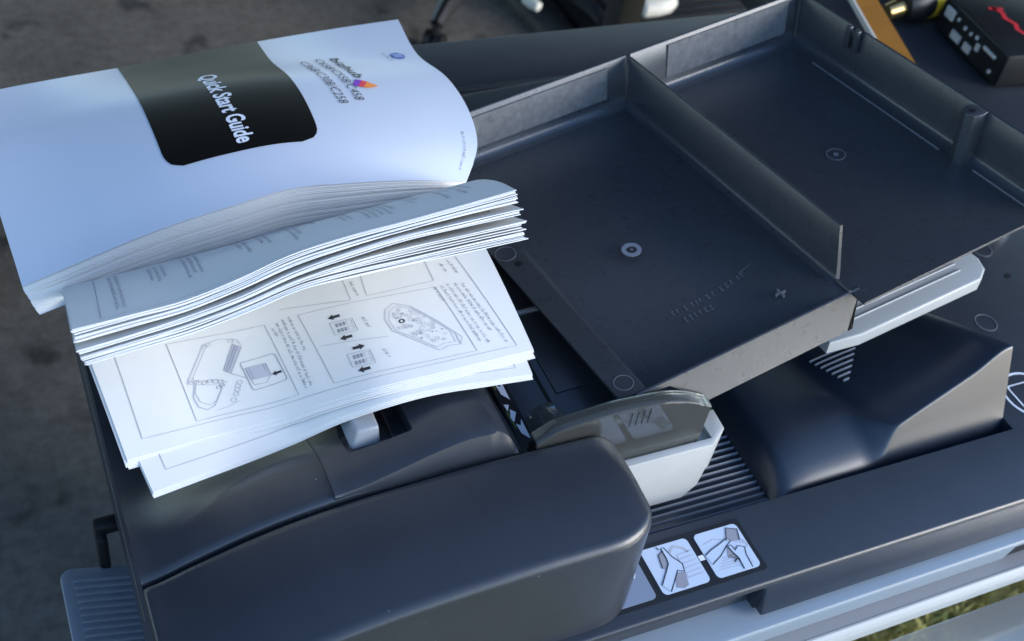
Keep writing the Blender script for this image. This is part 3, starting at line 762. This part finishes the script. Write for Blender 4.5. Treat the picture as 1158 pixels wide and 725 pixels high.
COV_G = [[[-0.0393,0.4568,0.095],[-0.0045,0.4611,0.0963],[0.0315,0.4647,0.0975],[0.0688,0.4677,0.0988],[0.1077,0.4722,0.1],[0.1482,0.4769,0.1013],[0.1903,0.4808,0.1025],[0.2338,0.4839,0.1038],[0.2789,0.4861,0.105]],[[-0.0367,0.4216,0.0988],[-0.0028,0.424,0.1043],[0.0321,0.4258,0.1097],[0.0681,0.4274,0.1142],[0.1056,0.4303,0.1172],[0.1448,0.4313,0.1185],[0.1854,0.4294,0.118],[0.228,0.4278,0.1161],[0.2726,0.4284,0.1133]],[[-0.0341,0.3863,0.0994],[-0.001,0.3869,0.1085],[0.0327,0.387,0.1174],[0.0674,0.3871,0.1247],[0.1038,0.3888,0.1293],[0.1444,0.3899,0.1307],[0.188,0.3876,0.1288],[0.2336,0.3865,0.1243],[0.2795,0.3876,0.1182]],[[-0.0315,0.351,0.0968],[0.0008,0.3498,0.1088],[0.0334,0.3481,0.1206],[0.0667,0.3468,0.1302],[0.1019,0.3473,0.1362],[0.1424,0.3484,0.1378],[0.1867,0.3458,0.1349],[0.2332,0.3451,0.1284],[0.2795,0.3469,0.1196]],[[-0.0288,0.3158,0.091],[0.0025,0.3126,0.1052],[0.034,0.3093,0.1193],[0.066,0.3065,0.1309],[0.0997,0.3058,0.1381],[0.1385,0.3076,0.1399],[0.1809,0.3056,0.1364],[0.226,0.3064,0.1283],[0.2716,0.3091,0.1175]],[[-0.0262,0.2805,0.082],[0.0043,0.2755,0.0977],[0.0346,0.2704,0.1135],[0.0653,0.2662,0.1265],[0.0973,0.2646,0.1348],[0.1319,0.269,0.137],[0.1687,0.2707,0.1331],[0.2091,0.2756,0.1241],[0.2525,0.2805,0.112]]]
SPINE_G = [[-0.005,0.276,0.08],[0.0261,0.276,0.084],[0.0572,0.276,0.088],[0.0884,0.276,0.092],[0.1195,0.276,0.096],[0.1506,0.276,0.1],[0.1818,0.276,0.104],[0.2129,0.276,0.108],[0.244,0.276,0.112]]

LOW_G, F2_G, U1_G, U2_G, U3_G, COV_G, SPINE_G = [np.array(a) for a in (LOW_G, F2_G, U1_G, U2_G, U3_G, COV_G, SPINE_G)]

COV_G[1, :, 2] -= 0.0014

def page(name, G, m, parent, ns=40, nt=14, th=0.00022, t0=0.0):
    vs_, fs = [], []
    Q, N = grid_of(G, ns + 1, nt + 1)
    for g in (Q, Q - N * th):
        vs_ += g.reshape(-1, 3).tolist()
    W_, n = ns + 1, (ns + 1) * (nt + 1)
    for j in range(nt):
        for i in range(ns):
            a = j * W_ + i
            fs += [(a, a + 1, a + W_ + 1, a + W_), (n + a, n + a + W_, n + a + W_ + 1, n + a + 1)]
    for i in range(ns):
        fs += [(i, n + i, n + i + 1, i + 1), (nt * W_ + i, nt * W_ + i + 1, n + nt * W_ + i + 1, n + nt * W_ + i)]
    for j in range(nt):
        a = j * W_; b = a + ns
        fs += [(a, a + W_, n + a + W_, n + a), (b, n + b, n + b + W_, b + W_)]
    return obj(name, vs_, fs, m, parent, True, 60)

def onto(G, h):
    return lambda p: SN(G, min(max(p[0], 0), 1), min(max(p[1], 0), 1), h)
def dense(pts, n=8, closed=False):
    P_ = [Vector(p) for p in pts]
    if closed: P_.append(P_[0])
    out = []
    for i in range(len(P_) - 1):
        for k in range(n): out.append(P_[i].lerp(P_[i + 1], k / n))
    out.append(P_[-1]); return out

def ruled(sp, F, bulge, nt=5):
    rows = []
    for k in range(nt):
        t = k / (nt - 1); Q = sp * (1 - t) + F * t; Q = Q + bulge * 4 * t * (1 - t); rows.append(Q)
    return np.array(rows)

# ---- open instruction sheets
manual = empty('instruction_manual', (0.12, 0.20, 0.07))
tag(manual, 'open white instruction booklet with line drawings, its upper pages fanned up', 'booklet')
sp_low = SPINE_G - np.array([0, 0, .006])
up_v = np.array([0, 0, 1.0])
# lower stack
rj = random.Random(2)
low_pages = []
for k in range(9):
    if k < 5:
        G = LOW_G.copy(); G[:, :, 2] -= 0.0007 * k
        G[:, :, 1] -= np.linspace(0, 1, G.shape[0])[:, None] * (0.0010 * k)
        G[:, :, 0] += rj.uniform(-.0006, .0010)
    else:
        G = ruled(sp_low - up_v * 0.0045, F2_G - up_v * (0.0007 * (k - 5)), up_v * .003)
        G[:, :, 1] -= np.linspace(0, 1, G.shape[0])[:, None] * (0.0007 * (k - 5))
        G[:, :, 0] += rj.uniform(-.0006, .0006)
    low_pages.append((page('page', G, 'paper', manual, th=0.0005), G))
# upper fanned leaves
leaf_a = [0.0, 0.025, 0.05, 0.085, 0.10, 0.125, 0.16, 0.18, 0.215, 0.24, 0.26, 0.30, 0.44, 0.46, 0.49, 0.52, 0.54, 0.68, 0.70, 0.725, 0.75, 0.79, 0.81, 0.84, 0.875, 0.90, 0.92, 0.955, 0.98, 1.0]
up_pages = []
for k, a in enumerate(leaf_a):
    F = U1_G * (1 - 2 * a) + U3_G * 2 * a if a < .5 else U3_G * (2 - 2 * a) + U2_G * (2 * a - 1)
    F = F.copy(); F[:, 0] += rj.uniform(-.0008, .0008)
    if k in (12, 17, 18, 23, 29): F[-1, 0] += .003
    F[:, 1] += np.array([rj.uniform(-.0009, .0009) for _ in range(len(F))]) * .5 + rj.uniform(-.0012, .0012)
    sp = SPINE_G - np.array([0, 0, .00017]) * k
    bl = np.array([0, 0.2, 1.0]) * (0.006 - 0.012 * a)
    up_pages.append((page('page', ruled(sp, F, bl), 'paper', manual, th=0.0005), ruled(sp, F, bl)))

# ---- print on the open page
pg, G = low_pages[0]
f = onto(G, 0.00025)
thin, grey, dark, pale = Ink(), Ink(), Ink(), Ink()
LW = 0.0016
thin.line(dense([(.0561, .36), (.0503, .919), (.3532, .9347), (.5422, .9448), (.9669, .9582), (.9180, .40)], 16), LW, f)
def rect(ink, pts, w=LW, n=8): ink.line(dense(pts, n, True), w, f)
rect(thin, [(.178, .4621), (.4132, .501), (.4359, .9163), (.1857, .9058)])
rect(thin, [(.4973, .507), (.8401, .5499), (.8737, .937), (.5243, .9188)])
thin.line(dense([(.6763, .375), (.6722, .506), (.8423, .5121), (.8404, .38)]), LW, f)
thin.line(dense([(.4597, .4441), (.6316, .5085), (.6303, .38)]), LW, f)
thin.line(dense([(.5238, .7126), (.6844, .7585)]), LW * .8, f)
def textline(a, b, ink, h=.0095, seed=0):
    """illegible small print: letter-sized strokes from a to b"""
    r = random.Random(seed); a = Vector(a); b = Vector(b); L = (b - a).length; d = (b - a) / L; n = Vector((1, 0)); x = 0.0
    while x < L - .004:
        wlen = r.choice((2, 3, 4, 5, 6, 7))
        for q in range(wlen):
            if x > L - .004: break
            p = a + d * x; hh = h * r.choice((.55, .6, .6, .95)); off = 0
            ink.line([p, p + n * hh], .0018, f)
            if r.random() < .55: ink.line([p + n * hh * r.choice((.1, .9)), p + n * hh * r.choice((.1, .9)) + d * .0045], .0018, f)
            x += .0060
        x += .0068
lines = [((.905, .5658), (.9487, .9292)), ((.8887, .5563), (.925, .86)), ((.8715, .5517), (.9086, .9124)), ((.8553, .5533), (.8917, .8985)), ((.8372, .5537), (.846, .6446)),
         ((.4758, .5014), (.4862, .7109)), ((.4596, .505), (.4725, .8967)), ((.4446, .515), (.4591, .9056)), ((.4303, .536), (.4350, .5921)),
         ((.645, .6213), (.6518, .6888)), ((.6658, .8182), (.6724, .8702)), ((.648, .40), (.654, .50)), ((.876, .42), (.884, .49)), ((.896, .41), (.906, .50))]
for i, (a, b) in enumerate(lines): textline((a[0] - .004, a[1]), (b[0] - .004, b[1]), grey, seed=i)
def arrow(c, sgn, ink, k=1.0):
    w, h = .012 * k * sgn, .016 * k
    ink.poly([(c[0] - w * 1.3, c[1]), (c[0] - w * .2, c[1] - h), (c[0] - w * .2, c[1] - h * .45), (c[0] + w * 1.2, c[1] - h * .45), (c[0] + w * 1.2, c[1] + h * .45), (c[0] - w * .2, c[1] + h * .45), (c[0] - w * .2, c[1] + h)], f)
for c, sg in (((.5785, .5773), 1), ((.5894, .7065), 1), ((.6086, .7748), -1), ((.6044, .894), 1)): arrow(c, sg, dark)
arrow((.4041, .773), 1, dark, .8)
for cx, cy in ((.5903, .6444), (.604, .836)):
    rect(thin, [(cx - .028, cy - .04), (cx + .028, cy - .034), (cx + .031, cy + .04), (cx - .025, cy + .034)], .0016, 3)
    for j in (-.016, .016):
        for i in range(3):
            px, py = cx - .016 + i * .009, cy + j
            grey.poly([(px, py - .010), (px + .006, py - .010), (px + .006, py + .010), (px, py + .010)], f)
        rect(thin, [(cx + .012, cy + j - .010), (cx + .024, cy + j - .010), (cx + .024, cy + j + .010), (cx + .012, cy + j + .010)], .0012, 1)
board = [(.7019, .6122), (.7249, .5848), (.7642, .6254), (.8119, .7392), (.8406, .8174), (.8432, .8862), (.8146, .8777), (.791, .8918), (.7001, .7343), (.6931, .666)]
rect(pale, board, .0022, 4)
bc = Vector((.765, .735)); inner = [Vector(p).lerp(bc, .12) for p in board]
rect(pale, inner, .0016, 4)
pale.line(dense([(.8406, .8174), (.853, .85), (.8432, .8862)]), .0016, f)
r = random.Random(9)
def inside(p, poly):
    c = False; n = len(poly)
    for i in range(n):
        a, b_ = poly[i], poly[(i + 1) % n]
        if (a[1] > p[1]) != (b_[1] > p[1]) and p[0] < (b_[0] - a[0]) * (p[1] - a[1]) / (b_[1] - a[1]) + a[0]: c = not c
    return c
core = [Vector(p).lerp(bc, .22) for p in board]
for k in range(260):
    u, v = r.uniform(.69, .845), r.uniform(.58, .90)
    if not inside((u, v), core): continue
    w, h = r.uniform(.0025, .006), r.uniform(.005, .013)
    q0 = r.random()
    if q0 < .35:
        pale.line([(u + w * .8 * math.cos(q), v + w * 1.3 * math.sin(q)) for q in [i * .785 for i in range(9)]], .0012, f)
    elif q0 < .85:
        rect(pale, [(u - w, v - h), (u + w, v - h * .7), (u + w, v + h), (u - w, v + h * .7)], .0012, 1)
    else:
        grey.poly([(u - w * .5, v - h * .4), (u + w * .5, v - h * .3), (u + w * .5, v + h * .4), (u - w * .5, v + h * .3)], f)
dark.line([(.7300 + .006 * math.cos(q), .694 + .010 * math.sin(q)) for q in [i * .785 for i in range(9)]], .004, f)
rect(pale, [(.716, .64), (.734, .65), (.732, .682), (.714, .67)], .0016, 2)
# left drawing
pale.line(dense([(.1963, .6978), (.26, .5191)]), .0022, f)
pale.line(dense([(.205, .70), (.268, .524)]), .0014, f)
pale.line(dense([(.26, .5191), (.3006, .5094), (.3394, .5386), (.3446, .5769)]), .0018, f)
for u, v in ((.262, .53), (.27, .525), (.325, .535), (.334, .545), (.205, .69), (.2, .705)):
    rect(pale, [(u - .006, v - .008), (u + .006, v - .008), (u + .006, v + .008), (u - .006, v + .008)], .0016, 1)
barp = [(.326, .5563), (.3434, .5848), (.2997, .7105), (.2856, .6855)]
pale.poly(barp, f); rect(thin, barp, .0016, 4)
for q in (.3, .6): thin.line(dense([Vector(barp[0]).lerp(Vector(barp[1]), q), Vector(barp[3]).lerp(Vector(barp[2]), q)]), .0022, onto(G, .00035))
rect(thin, [(.3279, .6772), (.331, .668), (.408, .668), (.4135, .6766), (.4221, .8126), (.418, .8226), (.341, .8269), (.336, .8160)], .0022, 4)
hp = [Vector(p) for p in [(.3359, .7029), (.3851, .7058), (.3891, .7744), (.3406, .7715)]]
pale.poly(hp, f)
for k in range(8): grey.line(dense([hp[0].lerp(hp[1], k / 7), hp[3].lerp(hp[2], k / 7)], 3), .0016, onto(G, .00035))
thin.line(dense([(.3406, .7715), (.344, .80), (.372, .805), (.3891, .7744)]), .0014, f)
thin.line(dense([(.2997, .7105), (.3308, .7534)]), .0016, f)
tb = [(.2087, .722), (.1968, .7883), (.2015, .8391), (.219, .8653), (.2388, .8533), (.2565, .808), (.2687, .7747)]
pale.line(dense(tb), .0030, f)
pale.line(dense([(p[0] + .010 * (1 - abs(p[0] - .23) * 8), p[1] - .022) for p in tb]), .0020, f)
cn = [(.1979, .6988), (.235, .7134), (.2624, .7217), (.2864, .7523), (.2414, .7421), (.1994, .7122)]
rect(pale, cn, .0020, 4)
for u, v in ((.215, .708), (.232, .722), (.246, .722), (.258, .731), (.27, .738), (.262, .765), (.27, .76)):
    rect(grey, [(u - .005, v - .006), (u + .006, v - .006), (u + .006, v + .008), (u - .005, v + .008)], .0018, 1)
for u, v in ((.3126, .7673), (.306, .785), (.3021, .8017), (.2955, .822), (.2861, .8486)):
    pale.line([(u + .0065 * math.cos(q), v + .011 * math.sin(q)) for q in [i * .785 for i in range(9)]], .0022, f)
pale.line(dense([(.30, .86), (.27, .875), (.24, .88)]), .0016, f)
thin.build('ruled_lines', 'inkgrey', pg); grey.build('small_print', 'inkgrey', pg); dark.build('arrow_marks', 'ink', pg); pale.build('line_drawing', 'inkpale', pg)
# frame line on the sheet below
pg, G = low_pages[5]
f = onto(G, .00025); ik = Ink(); ik.line(dense([(.05, .4), (.052, .93), (.5, .945), (.965, .96), (.955, .5)], 14), LW, f); ik.build('ruled_lines', 'inkgrey', pg)
# print on the fanned leaves
def leaf_print(idx, rows, seed, fr=True):
    global f
    pg, G = up_pages[idx]; f = onto(G, .00025); ik = Ink(); r = random.Random(seed)
    for s, t0, t1 in rows: textline((s, t0), (s + .002, t1), ik, .0105, r.randint(0, 999))
    if fr: ik.line(dense([(.07, .12), (.065, .96), (.5, .965), (.95, .97)], 16), LW, f)
    ik.build('small_print', 'inkgrey', pg)
leaf_print(0, [(.10, .2, .9), (.115, .2, .9), (.19, .25, .62), (.205, .25, .66), (.22, .25, .6), (.27, .2, .75), (.285, .2, .7), (.30, .2, .72), (.40, .3, .55), (.415, .3, .7), (.45, .3, .6), (.465, .25, .66), (.52, .35, .8), (.535, .35, .7), (.58, .3, .5), (.64, .25, .7), (.655, .25, .72),
               (.69, .2, .8), (.705, .2, .8), (.72, .25, .78), (.735, .25, .8), (.75, .2, .7), (.80, .3, .7), (.815, .3, .6), (.87, .3, .8), (.89, .3, .62), (.91, .3, .8), (.93, .3, .7)], 1)
for idx, sd in ((12, 5), (17, 8)):
    r = random.Random(sd); rows = []; s = .16
    while s < .80:
        rows.append((s, r.uniform(.35, .5), r.uniform(.86, .965))); s += r.choice((.014, .014, .016, .03, .05))
    leaf_print(idx, rows, sd, False)
pg, G = up_pages[12]; f = onto(G, .00025); ik = Ink(); rect(ik, [(.80, .55), (.94, .55), (.945, .92), (.805, .92)]); rect(ik, [(.83, .62), (.92, .62), (.92, .72), (.83, .72)]); ik.build('ruled_lines', 'inkgrey', pg)

# ---- quick start guide
guide = empty('quick_start_guide', (0.12, 0.38, 0.08))
tag(guide, 'arched white guide booklet with a black title panel on its glossy cover', 'booklet')
cover = page('cover', COV_G, 'cover', guide, 60, 30, 0.0004)
K = 46
nr = COV_G.shape[0]
for k in range(1, K + 1):
    G = COV_G.copy(); a = k / K
    for j in range(nr):
        t = j / (nr - 1); s_ = np.linspace(0, 1, COV_G.shape[1]); w = np.sin(np.pi * np.clip(s_ * 1.02, 0, 1)) ** 0.8
        G[j, :, 2] -= 0.0010 + 0.006 * a + t * t * a * (0.029 * w + .006)
        G[j, :, 1] += t * t * a * (0.010 * w - 0.012 * (1 - s_) * (1 - w))
        G[j, :, 0] += t * t * a * (0.006 * (1 - s_) * (1 - w)) + rj.uniform(-.0004, .0004) - .004 * s_ * a
        G[j, :, 1] += t * rj.uniform(-.0006, .0006)
    page('page', G, 'paper' if k < K else 'cover', guide, 36, 10, 0.0006)
f = onto(COV_G, 0.00035)
# black title panel with rounded free corners
def interp_quad(u, v):
    a = Vector((.36, .0)).lerp(Vector((.6785, .0)), u); b = Vector((.3759, .7930)).lerp(Vector((.6918, .7952)), u); return a.lerp(b, v)
vs_, fs = [], []
NU, NV = 40, 40
rad_u, rad_v = .11, .10
for j in range(NV + 1):
    v = j / NV
    inset = 0.0
    if v > 1 - rad_v:
        q = (v - (1 - rad_v)) / rad_v; inset = rad_u * (1 - math.sqrt(max(0, 1 - q * q)))
    for i in range(NU + 1):
        u = inset + (1 - 2 * inset) * i / NU; vs_.append(f(interp_quad(u, v)))
for j in range(NV):
    for i in range(NU):
        a = j * (NU + 1) + i; fs.append((a, a + 1, a + NU + 2, a + NU + 1))
obj('title_panel', vs_, fs, 'coverblack', cover, True, 60)

def text_on(name, txt, st0, st1, cap, m, parent, G, h, bold=0.0, centre=True):
    """letters run from st0 to st1 (surface coordinates); cap = letter height in s"""
    cu = bpy.data.curves.new(name, 'FONT'); cu.body = txt; cu.offset = bold; cu.resolution_u = 3
    to = bpy.data.objects.new(name, cu); col.objects.link(to)
    dg = bpy.context.evaluated_depsgraph_get(); dg.update()
    me = bpy.data.meshes.new_from_object(to.evaluated_get(dg)); bpy.data.objects.remove(to)
    co = np.array([v.co[:] for v in me.vertices]); x0, x1 = co[:, 0].min(), co[:, 0].max()
    d = Vector(st1) - Vector(st0); vs_ = []
    for v in me.vertices:
        a = (v.co.x - x0) / (x1 - x0); b = v.co.y / 0.73
        s = st0[0] + d[0] * a + cap * (b - (.5 if centre else 0)); t = st0[1] + d[1] * a
        vs_.append(SN(G, min(max(s, 0), 1), min(max(t, 0), 1), h))
    fs = [tuple(p.vertices) for p in me.polygons]
    return obj(name, vs_, fs, m, parent, False)
text_on('title_text', 'Quick Start Guide', (.5300, .290), (.5530, .760), .0370, 'inkwhite', cover, COV_G, .0006, .028)
text_on('series_text', 'bizhub', (.817, .210), (.8206, .4073), .0215, 'ink', cover, COV_G, .0005, .004)
text_on('model_text', 'C658/C558/C458', (.7821, .2132), (.7917, .5626), .0190, 'ink', cover, COV_G, .0005, -.010)
text_on('model_text', 'C368/C308/C258', (.7457, .2330), (.759, .5826), .0190, 'ink', cover, COV_G, .0005, -.010)
f5 = onto(COV_G, .0005)
for name, pts, m in (('logo_stroke', [(.806, .420), (.818, .428), (.802, .472), (.794, .464)], 'inkpurple'), ('logo_stroke', [(.818, .428), (.826, .438), (.812, .478), (.802, .472)], 'inkred'), ('logo_stroke', [(.826, .438), (.842, .470), (.820, .484), (.812, .478)], 'inkorange')):
    obj(name, [f5(Vector(p)) for p in pts], [(0, 1, 2, 3)], m, cover, False)
gl = Ink(); gl.poly([(.9545 + .0145 * math.cos(q), .2115 + .022 * math.sin(q)) for q in [i * math.pi / 10 for i in range(20)]], f5); gl.build('round_logo', 'inkblue', cover)
gw = Ink()
for k in range(-1, 2): gw.line([(.9545 - .010, .2115 + .009 * k), (.9545 + .010, .2115 + .009 * k)], .003, onto(COV_G, .0007))
gw.build('round_logo_lines', 'inkwhite', cover)
f = f5
tk = Ink(); textline((.926, .185), (.931, .262), tk, .007, 3); textline((.968, .735), (.975, .945), tk, .007, 4); tk.build('small_print', 'inkgrey', cover)

# ------------------------------------------------------------------ things around the printer
# clear sheet in front
cs = box('clear_plastic_sheet', (0.30, -0.60, -0.1205), (1.10, -0.0165, -0.1195), 'clear', None, 0.0)
tag(cs, 'clear plastic sheet sticking out low in front of the printer over the grass', 'plastic sheet')

# worktop beside the printer
wt = empty('side_worktop', (1.2, 0.45, FZ)); tag(wt, 'dark worktop standing to the right of the printer', 'table')
box('table_top', (0.79, 0.375, -0.06), (1.75, 1.05, -0.03), 'worktop', wt, 0.003)
for x in (0.83, 1.69):
    for y in (0.55, 1.0): box('leg', (x, y, FZ), (x + .04, y + .04, -0.06), 'black', wt, 0.003)

# black connector box
cb = empty('connector_box', (1.0, 0.54, -0.03)); tag(cb, 'small black box with pale ports and red lettering on the side worktop', 'device')
RB = Matrix.Translation((0.950, 0.462, -0.0295)) @ Matrix.Rotation(math.radians(-6), 4, 'Z')
box('case', (0, 0, 0.002), (0.17, 0.120, 0.040), 'black', cb, 0.003, 2, mx=RB)
box('port_panel', (-0.0015, 0.004, 0.004), (-0.0002, 0.118, 0.038), 'black', cb, 0, mx=RB)
for y0, y1, z0, z1 in [(a_ * .9, b_ * .9, c_, d_) for a_, b_, c_, d_ in ((.105, .122, .022, .034), (.080, .098, .008, .017), (.058, .071, .008, .017), (.016, .040, .0265, .030), (.046, .052, .018, .026), (.014, .018, .010, .014), (.094, .097, .028, .032), (.078, .082, .026, .030), (.066, .069, .026, .030), (.054, .058, .028, .032))]:
    box('port', (-0.004, y0, z0), (-0.0012, y1, z1), 'whiterub', cb, 0.0005, 1, mx=RB)
rk = Ink(); fr_ = lambda p: RB @ Vector((p[0], p[1], 0.0404))
rk.line([(.040, .092), (.046, .080), (.042, .070), (.048, .058), (.043, .048), (.048, .036)], .006, fr_); rk.line([(.034, .090), (.052, .088)], .005, fr_)
rk.build('red_lettering', 'redlogo', cb)

# yellow torch behind it
yt = empty('yellow_torch', (1.05, 0.66, -0.03)); tag(yt, 'yellow handled tool with a black cap behind the black box', 'tool')
tube('handle', [(0.955, 0.604, -0.010), (1.02, 0.612, -0.010), (1.22, 0.655, -0.010)], 0.020, 'yellow', yt, 16)
tube('cap', [(0.921, 0.600, -0.009), (0.932, 0.601, -0.009), (0.955, 0.604, -0.009)], [0.016, 0.0205, 0.0205], 'black', yt, 16)
tube('nozzle', [(0.901, 0.598, -0.016), (0.921, 0.600, -0.013)], [0.009, 0.011], 'brass', yt, 12)

# brown strip with pale trim tucked behind the tray
bs = empty('brown_strip', (0.80, 0.41, 0.003)); tag(bs, 'long brown strip with pale edges lying behind the plastic tray', 'strip')
def bar(name, a, b, w, z, th, m):
    a = Vector((*a, z)); b = Vector((*b, z)); d = (b - a).normalized(); n = Vector((-d.y, d.x, 0)) * w / 2; u = Vector((0, 0, th))
    vs_ = [a + n, a - n, b - n, b + n]; vs_ = vs_ + [v + u for v in vs_]
    return obj(name, vs_, [(0, 1, 2, 3), (4, 7, 6, 5), (0, 4, 5, 1), (1, 5, 6, 2), (2, 6, 7, 3), (3, 7, 4, 0)], m, bs, False)
bar('strip', (0.7470, 0.2440), (0.8610, 0.603), 0.030, 0.0030, 0.004, 'card')
bar('edge_trim', (0.7635, 0.2395), (0.7960, 0.342), 0.005, 0.0030, 0.006, 'metal')
bar('edge_trim', (0.7320, 0.2500), (0.8450, 0.606), 0.003, 0.0030, 0.006, 'pale')

# swivel chair base behind the printer
cx, cy = 1.33, 2.36
ch = empty('swivel_chair_base', (cx, cy, FZ)); tag(ch, 'black five-legged swivel chair base with castors on the floor behind the printer', 'chair base')
a0 = math.atan2(2.10 - cy, 1.055 - cx); rr = 0.38
tube('column', [(cx, cy, FZ + .06), (cx, cy, FZ + .42)], 0.03, 'black', ch, 14)
for k in range(5):
    a = a0 + k * 2 * math.pi / 5; c, s_ = math.cos(a), math.sin(a)
    tube('leg', [(cx + c * q, cy + s_ * q, FZ + z) for q, z in ((.02, .125), (.12, .125), (.24, .115), (.33, .10), (rr, .075))], [.034, .032, .028, .024, .018], 'black', ch, 10)
    tube('stem', [(cx + c * rr, cy + s_ * rr, FZ + .08), (cx + c * rr, cy + s_ * rr, FZ + .035)], .012, 'black', ch, 8)
    px, py = cx + c * rr, cy + s_ * rr; t_ = Vector((-s_, c, 0))
    for q in (-1, 1):
        p0 = Vector((px, py, FZ + .028)) + t_ * .006 * q; p1 = p0 + t_ * .018 * q
        tube('castor', [p0, p1], .027, 'black', ch, 16)

# black crate with ribbed side, plank, and pale bits on the floor
cr8 = empty('black_crate', (1.66, 2.42, FZ)); tag(cr8, 'black ribbed crate on the floor at the top of the picture', 'crate')
box('shell', (1.47, 1.93, FZ), (2.10, 2.60, FZ + .125), 'black', cr8, .006)
for k in range(20): box('slat', (1.485, 1.945 + k * .031, FZ + .125), (2.085, 1.960 + k * .031, FZ + .132), 'black', cr8, .002)
pk = box('floor_plank', (-.035, -.02, 0), (.035, .55, .03), 'wood', None, .003, 2, mx=Matrix.Translation((1.41, 1.95, FZ)) @ Matrix.Rotation(math.radians(6), 4, 'Z'))
tag(pk, 'grey weathered plank beside the black ribbed crate on the floor', 'plank')
def lumps(name, pts, m):
    secs = tube(name, [p for p, r_ in pts], [r_ for p, r_ in pts], m, None, 12); return secs
o = lumps('foam_scrap', [((1.535, 1.99, -.89), .004), ((1.540, 1.985, -.89), .022), ((1.562, 1.962, -.89), .028), ((1.590, 1.958, -.89), .024), ((1.618, 1.962, -.885), .026), ((1.638, 1.968, -.885), .018), ((1.642, 1.97, -.885), .004)], 'whiterub')
tag(o, 'off-white rounded foam scrap lying on the black ribbed crate', 'scrap')
o = lumps('foam_scrap', [((1.290, 2.115, -.93), .003), ((1.292, 2.110, -.93), .012), ((1.304, 2.088, -.93), .016), ((1.313, 2.066, -.93), .012), ((1.315, 2.062, -.93), .003)], 'whiterub')
tag(o, 'small off-white scrap among the dark chair legs', 'scrap')

# dark round bin at the left border
bn = loft('dark_bin', [[(-0.215 + r_ * math.cos(q), 1.46 + r_ * math.sin(q), FZ + z) for q in [i * math.pi / 16 for i in range(32)]] for r_, z in ((.15, 0), (.155, .02), (.170, .22), (.176, .225), (.176, .24), (.168, .24), (.160, .215), (.145, .03))], 'midgrey', None)
tag(bn, 'dark round bin at the left border of the picture', 'bin')
